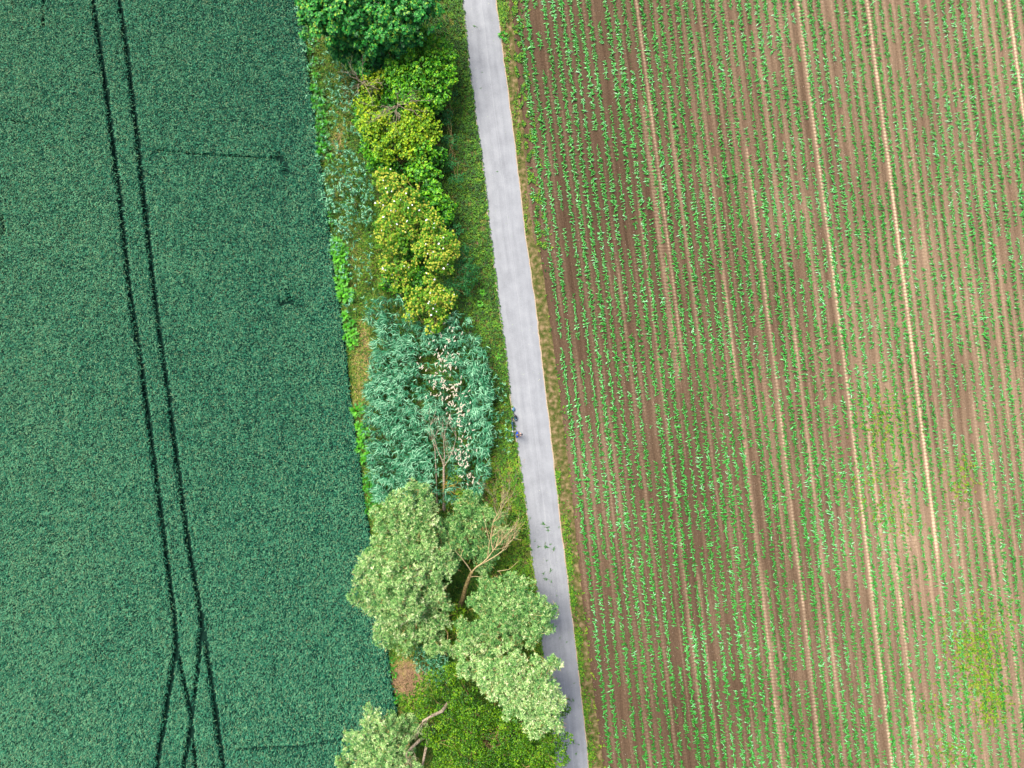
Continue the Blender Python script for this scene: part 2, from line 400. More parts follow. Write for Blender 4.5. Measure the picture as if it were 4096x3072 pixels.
def soil_z(X, Y, uu=None):
    u, py = u_of(X, Y)
    ph = ((u - ROW0) / ROWS) % 1.0
    z = .012 + .022 * np.cos(2 * np.pi * (ph - .5)) + .03 * (fbm(u / 5., py / 30.) - .5)
    for u0 in TREAD:                                                # tyre lugs pressed into the soil
        d = (u - u0) / 9.
        z = z - .05 * (np.abs(d) < 1) * (.4 + .6 * (np.sin(py / 1.9 + np.abs(d) * 2.5) > 0)) * sstep(.3, .5, noise(py / 300., u0))
    return z
g = Geo()
ys = np.arange(-YMAX, YMAX + .01, .06); 
u0s = np.concatenate([[-60], np.arange(0, 2560, 4.2)]) / PXM
X0 = edge(vergeR, ys)
Xc = X0[:, None] + u0s[None, :] - 60 / PXM * 0; Yc = np.repeat(ys[:, None], len(u0s), 1)
Z = soil_z(Xc, Yc); Z[:, 0] = -.02
V = np.stack([Xc, Yc, Z], -1).reshape(-1, 3); nx = len(u0s)
i = np.arange(len(ys) - 1)[:, None] * nx + np.arange(nx - 1)[None]
g.add(V, np.stack([i, i + 1, i + nx + 1, i + nx], -1).reshape(-1, 4), soil_tint(Xc, Yc).ravel())
tag(g.build("field_soil", M['soil'], smooth=True), kind="structure")

# maize
def maize_geo(g, Pn, S, tb):
    """young maize: arching leaves in two ranks, mostly square to the row"""
    n = len(Pn)
    base = rng.uniform(0, 2 * np.pi, n)
    base = np.where(rng.random(n) < .6, rng.normal(0, .55, n) - .12, base)
    for j in range(7):
        az = base + (j % 2) * np.pi + rng.normal(0, .42, n)
        L = S * (.44 if j < 5 else .25) * rng.uniform(.7, 1.15, n)
        el = (.55 + .09 * j) + rng.normal(0, .15, n)
        p = Pn + np.stack([0 * S, 0 * S, S * (.03 + .035 * j)], -1)
        t = tb + .17 * rng.normal(0, 1, n) + (.05 if j < 4 else -.08)
        blades(g, p, az, el, L, .052 * S * rng.uniform(.8, 1.2, n), .75, 3, np.clip(t, 0, 1), roll=rng.normal(0, .25, n), side=rng.normal(0, .12, n))
pts = []
for k in range(-1, 66):
    u0 = ROW0 + ROWS * k
    if k in (6,): pass
    py = np.arange(-140, 3220, 9.6); py = py + rng.normal(0, 2.6, len(py))
    dens = noise(py / 55. + 7 * k, k * 5.3 + .5) * .65 + .35 * noise(py / 260., k * 3.1)
    big = fbm(py / 500. + 3, k / 9. + 4)
    strength = noise(k * 9.7, 1.5)
    weak = .16 if (k * 7 % 11) in (3, 8) else 0
    keep = dens + .25 * strength - weak > .30
    size = np.clip(.55 + .65 * dens + .35 * (big - .4) + .22 * strength - weak * .9, .42, 1.25) * rng.uniform(.82, 1.12, len(py))
    px = u0 + drow(py) + rng.normal(0, 1.3, len(py)) + 3 * (noise(py / 120., k) - .5)
    ok = keep & (px > np.interp(py, *vergeR) + 14)
    # poor patches
    for (cx, cy, r_) in ((3330, 1500, 120), (2560, 900, 70), (3700, 2350, 60), (3850, 2650, 50), (3350, 1750, 80)):
        ok &= ~((np.hypot(px - cx, py - cy) < r_) & (rng.random(len(py)) < .4))
    pts.append(np.stack([px, py, size], -1)[ok])
pts = np.concatenate(pts)
W3 = Pv(pts[:, 0], pts[:, 1], 0.0); W3[:, 2] = soil_z(W3[:, 0], W3[:, 1]) - .01
dist = np.hypot(W3[:, 0], W3[:, 1])
order = np.argsort(dist - 2.5 * (pts[:, 2] > .75)); sel = order[:300]; rest = order[300:]
tb = .48 + .5 * (fbm(W3[:, 0] * .25, W3[:, 1] * .25) - .5) + rng.normal(0, .08, len(W3))
g = Geo(); maize_geo(g, W3[rest], pts[rest, 2], tb[rest])
tag(g.build("maize_rows", M['maize']), "rows of young green maize filling the brown field right of the road", "maize crop", kind="stuff")
protos = []
for v in range(8):
    g = Geo(); maize_geo(g, np.zeros((1, 3)), np.ones(1), np.array([.4 + .04 * v]))
    protos.append(g.build("maize_plant", M['maize']))
for n_, i_ in enumerate(sel):
    o = protos[n_] if n_ < 8 else protos[n_ % 8].copy()
    if n_ >= 8: C.objects.link(o)
    o.location = W3[i_]; s_ = float(pts[i_, 2]); o.scale = (s_, s_, s_); o.rotation_euler = (0, 0, float(rng.normal(0, .15) + (math.pi if rng.random() < .5 else 0)))
    tag(o, "young green maize plant in the first rows beside the verge near the cyclist", "maize plant", "maize plants nearest the middle of the road")

# weeds in the maize
def rosettes(g, Pn, r, tint, m_=0, nl=7, tpl=DIA, wd=.45, up=.35):
    for j in range(nl):
        az = rng.uniform(0, 2 * np.pi, len(Pn)); el = rng.uniform(.05, up * 2, len(Pn))
        d = np.stack([np.cos(az) * np.cos(el), np.sin(az) * np.cos(el), np.sin(el)], -1)
        nr = np.stack([-np.cos(az) * np.sin(el), -np.sin(az) * np.sin(el), np.cos(el)], -1)
        L = r * rng.uniform(.6, 1.1, len(Pn))
        leaves(g, Pn + np.array([0, 0, .02 * j]), d, nr, L, L * wd, tpl, np.clip(tint + rng.normal(0, .1, len(Pn)), 0, 1), m_, .2)
wp = []
for cx, cy, rx, ry, n in ((3540, 1700, 90, 130, 260), (3500, 1980, 110, 110, 160), (3840, 1920, 50, 90, 130), (3920, 2640, 75, 150, 700), (3960, 2800, 60, 90, 300), (3830, 2560, 60, 90, 120), (3780, 3000, 80, 60, 120),
                          (3620, 2080, 70, 60, 60), (3730, 2830, 60, 60, 60), (4010, 2480, 60, 60, 60)):
    a = rng.normal(0, .5, (n, 2)); wp.append(np.stack([cx + a[:, 0] * rx * 1.3, cy + a[:, 1] * ry * 1.3], -1))
n = 2600; py = rng.uniform(-100, 1000, n); x_ = np.interp(py, *vergeR) + np.abs(rng.normal(0, 26, n)) + 3; k_ = noise(x_ / 12., py / 16.) > .52; wp.append(np.stack([x_, py], -1)[k_])
n = 120; py = rng.uniform(950, 3150, n); wp.append(np.stack([np.interp(py, *vergeR) + np.abs(rng.normal(0, 12, n)) + 2, py], -1))
wp = np.concatenate(wp); wp = wp[wp[:, 0] > np.interp(wp[:, 1], *vergeR)]
g = Geo(); q = Pv(wp[:, 0], wp[:, 1], .03)
rosettes(g, q, rng.uniform(.07, .2, len(q)), np.where(wp[:, 0] < 2350, rng.uniform(.15, .7, len(q)), rng.uniform(.4, .9, len(q))), nl=7)
tag(g.build("field_weeds", M['herb']), "small yellow-green weeds growing between the maize rows", "weeds", kind="stuff")
# stones and dry clods
n = 9000; px = rng.uniform(2050, 4200, n); py = rng.uniform(-80, 3150, n); ok = px > np.interp(py, *vergeR) + 6
q = Pv(px[ok], py[ok], .04); q[:, 2] = soil_z(q[:, 0], q[:, 1])
g = Geo(); rr = rng.uniform(.012, .04, len(q)); a = rng.uniform(0, 6.28, len(q))
Vs = np.empty((len(q), 5, 3))
for j in range(4):
    Vs[:, j] = q + np.stack([np.cos(a + j * 1.57) * rr * rng.uniform(.7, 1.2, len(q)), np.sin(a + j * 1.57) * rr, -.01 + 0 * rr], -1)
Vs[:, 4] = q + np.stack([0 * rr, 0 * rr, rr * .8], -1)
b_ = np.arange(len(q))[:, None] * 5
g.add(Vs.reshape(-1, 3), (b_[:, :, None] + np.array([[0, 1, 4], [1, 2, 4], [2, 3, 4], [3, 0, 4]])[None]).reshape(-1, 3), np.repeat(rng.random(len(q)), 5))
tag(g.build("field_stones", tintmat("stone", [(.25, .18, .13), (.42, .35, .28), (.75, .72, .68)], .8, 0)), "tiny pale stones and dry clods scattered over the field soil", "stones", kind="stuff")

# ------------------------------------------------------------------ wheat with its tramlines
TR = [([(379, -200), (383, 0), (439, 389), (485, 741), (528, 1148), (574, 1444), (611, 1722), (648, 2000), (686, 2300), (705, 2440), (714, 2533), (712, 2603), (700, 2663), (684, 2765), (668, 2882), (649, 2975), (637, 3072), (615, 3250)], .25),
      ([(705, 2440), (712, 2540), (719, 2589), (742, 2696), (761, 2789), (775, 2849), (777, 2905), (779, 2952), (786, 3007), (796, 3072), (815, 3200)], .20),
      ([(470, -200), (487, 0), (518, 204), (552, 481), (585, 778), (615, 1055), (643, 1296), (670, 1481), (700, 1704), (731, 1944), (763, 2167), (786, 2300), (803, 2393), (821, 2509), (833, 2579), (847, 2672), (863, 2789), (877, 2882), (891, 2975), (905, 3072), (925, 3220)], .25),
      ([(815, 2480), (807, 2561), (803, 2649), (791, 2742), (779, 2835), (770, 2905), (754, 2998), (740, 3072), (715, 3220)], .21)]
DM = [([(190, 15), (186, 60), (188, 112)], .10), ([(1115, 635), (1140, 650), (1155, 690)], .40), ([(1160, 1160), (1170, 1215), (1195, 1222), (1245, 1226)], .14), ([(1130, 1215), (1175, 1205)], .36),
      ([(22, 870), (30, 900), (26, 940)], .14), ([(0, 480), (60, 490), (150, 508)], .06), ([(0, 1020), (30, 1025)], .07),
      ([(611, 602), (760, 620), (900, 628), (1111, 640)], .05), ([(950, 2983), (1060, 2976), (1185, 2972), (1300, 2955), (1407, 2935)], .09), ([(735, 2445), (738, 2490)], .07), ([(836, 2455), (840, 2495)], .05), ([(782, 2110), (790, 2180)], .06), ([(480, 205), (492, 260)], .05)]
def dist_poly(X, Y, pl):
    pl = np.array([P(a, b, .0)[:2] for a, b in pl]); best = np.full(X.shape, 1e9)
    for a, b in zip(pl[:-1], pl[1:]):
        m_ = (Y > min(a[1], b[1]) - 1.2) & (Y < max(a[1], b[1]) + 1.2)
        if not m_.any(): continue
        x = X[m_] - a[0]; y = Y[m_] - a[1]; d = b - a; t = np.clip((x * d[0] + y * d[1]) / (d @ d), 0, 1)
        best[m_] = np.minimum(best[m_], np.hypot(x - t * d[0], y - t * d[1]))
    return best
def wheat_h(X, Y):
    """0 on the bare tracks, 1 in the standing crop"""
    h = np.ones(X.shape); wob_ = .07 * (noise(X * 6, Y * 6) - .5)
    for pl, hw in TR: h = np.minimum(h, sstep(hw - .05, hw + .07, dist_poly(X, Y, pl) + wob_))
    for pl, hw in DM:
        jit = .5 * hw * (noise(X * 3.1, Y * 3.1) + noise(X * 9, Y * 9) - 1)
        h = np.minimum(h, .1 + .9 * sstep(hw * .5, hw + .1, dist_poly(X, Y, pl) + jit))
    e = edge(wheatR, Y, .7) + .14 * (noise(Y * 4, 3.3) - .5)
    return h * (1 - sstep(-.06, .05, X - e)), e
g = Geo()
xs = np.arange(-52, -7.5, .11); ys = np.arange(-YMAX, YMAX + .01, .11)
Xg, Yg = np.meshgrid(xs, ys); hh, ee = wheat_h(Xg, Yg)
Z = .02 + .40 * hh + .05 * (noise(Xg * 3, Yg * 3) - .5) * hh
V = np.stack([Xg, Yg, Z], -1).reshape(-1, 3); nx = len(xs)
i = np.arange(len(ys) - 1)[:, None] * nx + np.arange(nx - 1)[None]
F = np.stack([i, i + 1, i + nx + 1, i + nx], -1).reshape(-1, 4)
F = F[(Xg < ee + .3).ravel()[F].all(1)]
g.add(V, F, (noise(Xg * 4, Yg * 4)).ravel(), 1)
N = 760000
X = rng.uniform(-49.5, -9, N); Y = rng.uniform(-YMAX, YMAX, N)
inpix = (np.abs(X) < 49) 
hh, ee = wheat_h(X, Y); ok = (X < ee) & (hh > .12)
X = X[ok]; Y = Y[ok]; hh = hh[ok]; n = len(X)
base = np.stack([X, Y, .04 + .40 * hh * rng.uniform(.6, 1.05, n)], -1)
clump = fbm(X * 2.2, Y * 2.2, 3) - .5
uw = X * PXM + 2048 - drow(1536 - Y * PXM)
t = np.clip(.45 + .16 * sstep(-20, -46, X) + .30 * clump + .16 * (noise(uw / 7., Y * .4) - .5) + .10 * (fbm(X * .35, Y * .12) - .5) + rng.normal(0, .19, n) + .12 * (fbm(X * .08, Y * .08) - .5), 0, .8)  # lighter to the far left: slanting-view brightness painted into the blade tint
az = rng.normal(-.9, 1.2, n) + .8 * (fbm(X * .2, Y * .2) - .5)
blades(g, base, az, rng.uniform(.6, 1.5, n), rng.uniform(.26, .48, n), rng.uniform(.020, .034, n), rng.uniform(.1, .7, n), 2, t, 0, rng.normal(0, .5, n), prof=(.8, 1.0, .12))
m_ = rng.random(n) < .22                                       # ears
k = m_.sum(); bz = base[m_].copy(); bz[:, 2] += .27 * hh[m_]
blades(g, bz, az[m_], rng.uniform(.4, 1.2, k), np.full(k, .10), np.full(k, .024), .25, 1, np.clip(rng.normal(.8, .1, k), 0, 1), 0, rng.normal(0, .5, k), prof=(1, .7))
# blades hanging over the tracks
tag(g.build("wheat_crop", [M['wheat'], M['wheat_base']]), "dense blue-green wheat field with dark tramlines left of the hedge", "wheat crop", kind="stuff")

# ------------------------------------------------------------------ grass and herbs of the hedge strip
def scatter(n, pyr=(-140, 3210), lo=wheatR, hi=roadL, lo_off=4, hi_off=3):
    py = rng.uniform(*pyr, n); a = np.interp(py, *lo) + lo_off; b = np.interp(py, *hi) + hi_off
    return a + (b - a) * rng.random(n), py
def zone(px, py):
    """tint shift of the grass: olive and straw patches"""
    t = .40 + .42 * (fbm(px / 45., py / 60.) - .5) + .06 * (px < np.interp(py, *wheatR) + 160)
    fr = (px - np.interp(py, *wheatR)) / (np.interp(py, *roadL) - np.interp(py, *wheatR))
    t = t + .12 * np.exp(-((fr - .88) / .14) ** 2) + .12 * (fbm(px / 12., py / 12.) - .5)
    for cx, cy, rx, ry, a in ((1435, 1560, 35, 170, .34), (1350, 560, 22, 60, .42), (1450, 1320, 30, 60, .35), (1475, 1450, 18, 90, .2), (1640, 2720, 75, 85, .9), (1400, 1000, 35, 90, .12),
                              (1375, 400, 20, 200, .18), (1570, 2690, 20, 60, .3), (1500, 1050, 60, 80, .08)):
        t = t + a * np.exp(-((px - cx) / rx) ** 2 - ((py - cy) / ry) ** 2)
    return t
def gz(q): return q
g = Geo()
px, py = scatter(230000)
fr = (px - np.interp(py, *wheatR)) / (np.interp(py, *roadL) - np.interp(py, *wheatR))
tall = np.clip(1 - sstep(.62, .8, fr), .22, 1)
q = Pv(px, py, .0); n = len(q)
t = np.clip(zone(px, py) + rng.normal(0, .15, n), 0, 1)
az = 5.2 + 3.5 * (fbm(px / 50., py / 50.) - .5) * 2 + rng.normal(0, .6, n)
blades(g, q, az, rng.uniform(.4, 1.2, n), (.22 + .45 * rng.random(n)) * tall + .08, .026 + .016 * rng.random(n), rng.uniform(.3, .8, n), 2, t, 0, rng.normal(0, .4, n))
tag(g.build("hedge_grass", M['grass']), "long green and straw-coloured grass between wheat and road", "grass", kind="stuff")
g = Geo()
px, py = scatter(110000); fr = (px - np.interp(py, *wheatR)) / (np.interp(py, *roadL) - np.interp(py, *wheatR))
ok = ((fr > .60) | (rng.random(len(px)) < .35)) & (np.hypot((px - 1645) / 75, (py - 2725) / 85) > 1); ok &= noise(px / 14., py / 14.) > .25
px = px[ok]; py = py[ok]; fr = fr[ok]; n = len(px)
q = Pv(px, py, .05 + .12 * rng.random(n) * np.clip(1.6 - fr, .3, 1))
low = sstep(1500, 2100, py)
t = np.clip(.36 + .20 * low * (fr > .75) + .6 * (fbm(px / 30., py / 30.) - .5) + rng.normal(0, .12, n), 0, 1)
rosettes(g, q, rng.uniform(.06, .15, n), t, nl=5, wd=.6)
tag(g.build("verge_herbs", M['herb']), "low leafy herbs covering the left verge of the road", "ground cover", kind="stuff")
# right verge: short dry grass with greener tufts
g = Geo()
py = rng.uniform(-140, 3210, 60000); a = np.interp(py, *roadR) + 5; b = np.interp(py, *vergeR)
f = rng.random(len(py)); px = a + (b - a) * f + 3 * (noise(py / 20., 3) - .5)
ok = noise(px / 16., py / 22.) + .3 * noise(px / 5, py / 5) > .55; px = px[ok]; py = py[ok]; f = f[ok]; n = len(px)
t = np.clip(.62 + .6 * (fbm(px / 16., py / 40.) - .5) + rng.normal(0, .14, n), .1, 1)
q = Pv(px, py, .01)
blades(g, q, rng.uniform(0, 6.28, n), rng.uniform(.2, 1.1, n), rng.uniform(.05, .14, n), .016, .4, 1, t, 0)
tag(g.build("verge_grass", M['grass']), "short dry olive grass verge between the road and the maize", "grass", kind="stuff")
g = Geo(); hp = []
for cx, cy, rx, ry, n in ((2008, 45, 22, 60, 500), (2030, 250, 10, 120, 120), (2230, 1900, 14, 25, 90), (2228, 1960, 12, 60, 180), (2262, 2120, 18, 90, 160), (2275, 2260, 18, 70, 420), (2290, 2400, 18, 60, 260), (2312, 2560, 18, 50, 260), (2320, 2680, 16, 60, 260), (2340, 2850, 20, 90, 260), (2360, 3020, 20, 60, 200),
                          (2075, 560, 8, 60, 120), (2060, 430, 8, 60, 60), (2100, 900, 8, 90, 90)):
    a = rng.normal(0, .55, (n, 2)); hp.append(np.stack([cx + a[:, 0] * rx, cy + a[:, 1] * ry], -1))
hp = np.concatenate(hp); n = len(hp); q = Pv(hp[:, 0], hp[:, 1], .03 + .12 * rng.random(n))
ok = (hp[:, 0] > np.interp(hp[:, 1], *roadR) + 4); q = q[ok]; n = len(q)
rosettes(g, q, rng.uniform(.06, .13, n), np.clip(.5 + rng.normal(0, .15, n), 0, 1), nl=6, wd=.6)
tag(g.build("verge_weeds", M['herb']), "bright green weed patches on the right verge of the road", "weeds", kind="stuff")

# ------------------------------------------------------------------ broad-leaved plants along the wheat edge
ORD = ["topmost", "second from top", "third from top", "fourth from top", "fifth from top", "sixth from top", "seventh from top", "eighth from top", "ninth from top", "tenth from top", "eleventh from top", "twelfth from top", "thirteenth from top"]
def dock_plant(px, py, r, t, label, group=None, name="dock_plant"):
    c = P(px, py, .0); o = empty(name, c, label, "plant", group)
    g = Geo(); n = int(26 * (r / .5) ** 1.0)
    az = rng.uniform(0, 2 * np.pi, n); lv = rng.random(n)
    el = .15 + 1.0 * lv; rad = .05 + r * .35 * (1 - lv)
    q = np.stack([np.cos(az) * rad, np.sin(az) * rad, .12 + .45 * lv * r / .5], -1)
    d = np.stack([np.cos(az) * np.cos(el), np.sin(az) * np.cos(el), np.sin(el)], -1)
    nr = np.stack([-np.cos(az) * np.sin(el), -np.sin(az) * np.sin(el), np.cos(el)], -1)
    L = r * rng.uniform(.55, .85, n) * (1 - .35 * lv)
    leaves(g, q, d, nr, L, L * .58, LOBED * np.array([1, .95]), np.clip(t + rng.normal(0, .16, n) + .12 * lv, 0, 1), 0, .45)
    g.build("leaves", M['dock'], o)
    g = Geo(); tubes(g, [(np.array([(0, 0, 0), (.01, .01, .25), (0, .02, .5 * r / .5)]), [.02, .015, .008])], 5, .3)
    g.build("stem", M['dock'], o)
    return o
docks = []
for a, b, cnt, r, t, where in ((60, 330, 8, .45, .45, "beside the crown of the maple"), (350, 640, 14, .55, .5, "left of the dead grey twigs"), (850, 905, 2, .42, .5, "left of the upper elder"),
                               (965, 1210, 14, .62, .78, "left of the large flowering elder"), (1255, 1385, 6, .55, .7, "at the top of the reed bed"),
                               (1630, 1660, 1, .75, .7, "left of the reed bed middle"), (1700, 1850, 7, .58, .7, "beside the lower half of the reed bed"), (1900, 2060, 7, .48, .5, "at the foot of the reed bed"),
                               (2620, 2710, 3, .4, .5, "by the brown dead grass"), (2770, 2810, 2, .4, .55, "below the brown dead grass")):
    for i_ in range(cnt):
        py = a + (b - a) * (i_ + .5) / cnt + rng.uniform(-6, 6)
        px = np.interp(py, *wheatR) + r * 45 * .75 + rng.uniform(-2, 10)
        if cnt > 4: px += (i_ % 2) * 24 - 2
        rr_ = r * rng.uniform(.85, 1.15)
        pos = "" if cnt == 1 else (", lowest" if (i_ == cnt - 1) else ", " + ORD[i_])
        dock_plant(px, py, rr_, t + rng.normal(0, .05), ("bright green" if t > .6 else "dark green") + " broad-leaved weed " + where + pos, "broad-leaved weeds along the wheat edge")
dock_plant(2012, 150, .5, .55, "leafy green shrub-like weed on the right verge near the top of the road", name="verge_plant")
dock_plant(1930, 1172, .42, .9, "bright yellow-green weed on the left verge, upper of the pair", "weeds on the left verge", "verge_plant")
dock_plant(1922, 1215, .34, .9, "bright yellow-green weed on the left verge, lower of the pair", "weeds on the left verge", "verge_plant")
dock_plant(1995, 1425, .3, .95, "small lime-green weed at the road edge above the bicycle", None, "verge_plant")

# ------------------------------------------------------------------ reeds
POLY = np.array([(1500, 1190), (1600, 1180), (1690, 1300), (1760, 1320), (1815, 1240), (1880, 1270), (1930, 1390), (1960, 1530), (1962, 1700), (1950, 1880), (1915, 1985), (1750, 2010), (1600, 2010), (1500, 2000), (1475, 1850), (1455, 1700), (1460, 1560), (1490, 1430), (1500, 1330), (1450, 1260)], float)
def inside(px, py, poly):
    r = np.zeros(len(px), bool); j = len(poly) - 1
    for i in range(len(poly)):
        a, b = poly[i], poly[j]
        c = ((a[1] > py) != (b[1] > py)) & (px < (b[0] - a[0]) * (py - a[1]) / (b[1] - a[1] + 1e-9) + a[0])
        r ^= c; j = i
    return r
def reed_geo(g, q, S, tb, az0):
    n = len(q)
    stalks = q + np.stack([.12 * rng.normal(0, 1, n), .12 * rng.normal(0, 1, n), S], -1)
    v = stalks - q; Ls = np.linalg.norm(v, axis=1)
    blades(g, q, np.arctan2(v[:, 1], v[:, 0]), np.arcsin(v[:, 2] / Ls), Ls, .014, 0, 1, tb - .1, 0, prof=(1, .7))
    for j in range(7):
        f = .62 + .06 * j
        p = q + v * f
        az = az0 + rng.normal(0, .6, n) + (j % 2 - .5) * 1.4
        blades(g, p, az, rng.uniform(.1, .75, n), S / 2.2 * rng.uniform(.32, .58, n), .040 * rng.uniform(.8, 1.2, n), rng.uniform(.1, .4, n), 3, np.clip(tb + rng.normal(0, .20, n) + .085 * (j - 3), 0, 1), 0, rng.normal(0, .35, n))
g = Geo()
px = rng.uniform(1440, 1975, 8200); py = rng.uniform(1170, 2020, 8200); px = px + 60 * (noise(py / 35., px / 60.) - .5)
ok = inside(px, py, POLY)
cx = np.interp(py, [1300, 1450, 1600, 1750, 1900, 1980], [1780, 1775, 1800, 1830, 1870, 1880])
gap = np.exp(-((px - cx) / 30.) ** 2) * (py > 1350)
gap2 = np.exp(-((px - 1760) / 45.) ** 2) * sstep(1650, 1750, py) + np.exp(-((px - 1700) / 40.) ** 2 - ((py - 1480) / 120.) ** 2)
ok &= rng.random(len(px)) > np.clip(.75 * gap + .85 * gap2, 0, .9)
ok &= (.6 * noise(px / 24., py / 24.) + .4 * noise(px / 9., py / 9.)) > .36
ok &= ~((py < 1330) & (rng.random(len(px)) < .5))
px = px[ok]; py = py[ok]; n = len(px)
q = Pv(px, py, 1.9); q[:, 2] = 0; S = np.clip(2.1 + .5 * (noise(px / 40., py / 40.) - .5), 1.5, 2.6)
reed_geo(g, q, S, np.clip(.41 + .6 * (fbm(px / 40., py / 40.) - .5) + rng.normal(0, .1, n), 0, 1), -1.9 + 1.6 * (fbm(px / 90., py / 90.) - .5) + 1.2 * (px > 1830))
# thin stands beside the wheat and in the verge
px = rng.uniform(1200, 1500, 5200); py = rng.uniform(-50, 1250, 5200)
hedgeL = np.interp(py, [0, 250, 400, 700, 1000, 1250], [1250, 1450, 1440, 1500, 1520, 1620])
wl = np.interp(py, *wheatR)
prob = .16 + .5 * np.exp(-((py - 780) / 150.) ** 2) + .35 * np.exp(-((py - 330) / 120.) ** 2 - ((px - 1400) / 50.) ** 2) + .3 * np.exp(-((py - 120) / 90.) ** 2 - ((px - 1230) / 30.) ** 2)
ok = (px > wl - 4) & (px < hedgeL) & (rng.random(len(px)) < prob) & (noise(px / 30., py / 30.) > .3)
px2 = rng.uniform(1940, 2040, 260); py2 = rng.uniform(1480, 1800, 260); ok2 = (px2 < np.interp(py2, *roadL) - 15) & (rng.random(260) < .3)
px3 = rng.uniform(1660, 1800, 500); py3 = rng.uniform(2570, 2720, 500); ok3 = (px3 - 1660 > (py3 - 2620) * .5) & (rng.random(500) < .5)
px = np.concatenate([px[ok], px2[ok2], px3[ok3]]); py = np.concatenate([py[ok], py2[ok2], py3[ok3]]); n = len(px)
reed_geo(g, Pv(px, py, 0), rng.uniform(.9, 1.5, n), np.clip(.5 + rng.normal(0, .12, n), 0, 1), rng.uniform(0, 6.28, n))
tag(g.build("reed_bed", M['reed']), "blue-green reeds filling the ditch between wheat and road", "reeds", kind="stuff")

# last year's stalks with cream plumes
pl = []
for cx, cy, sx_, sy, n in ((1800, 1345, 22, 40, 16), (1775, 1450, 26, 38, 30), (1790, 1525, 30, 40, 38), (1820, 1600, 30, 40, 34), (1835, 1660, 26, 35, 28), (1690, 1465, 12, 12, 7), (1860, 1760, 22, 35, 16), (1852, 1830, 20, 30, 24), (1870, 1895, 18, 30, 12), (1895, 1920, 10, 12, 5), (1735, 1575, 8, 8, 3), (1720, 1320, 20, 40, 6)):
    a = rng.normal(0, .6, (n, 2)); pl += [(cx + x * sx_ * 1.5, cy + y * sy * 1.2) for x, y in a]
pp = []
for v in range(6):
    g = Geo(); a = rng.normal(0, .15, 2)
    top = np.array([a[0], a[1], 2.35])
    tubes(g, [(np.array([(0, 0, 0), (a[0] * .4, a[1] * .4, 1.2), top]), [.012, .01, .006])], 4, .2)
    st = g.build("plumed_reed_stalk", M['plume'])
    g = Geo(); az = rng.uniform(0, 6.28)
    d = np.array([math.cos(az), math.sin(az), -.1]); n = 60; s_ = rng.random(n)
    q = top + d[None] * (s_ * .24)[:, None] + rng.normal(0, .012, (n, 3))
    blades(g, q, az + rng.normal(0, .6, n), rng.normal(.1, .5, n), .065 * (1.2 - s_ * .7), .022, .3, 1, rng.uniform(.3, 1, n))
    pm = g.build("plume", M['plume'], st); pp.append((st, pm))
for i_, (x, y) in enumerate(pl):
    if i_ < 6: st, pm = pp[i_]
    else:
        st = pp[i_ % 6][0].copy(); C.objects.link(st); pm = pp[i_ % 6][1].copy(); C.objects.link(pm); pm.parent = st
    q = P(x, y, 2.3); st.location = (q[0], q[1], 0)
    st.rotation_euler = (0, 0, float(rng.uniform(-.9, .9)))
    tag(st, "dry reed stalk with a cream plume in the pale streak through the reed bed", "reed", "plumed reed stalks in the reed bed")

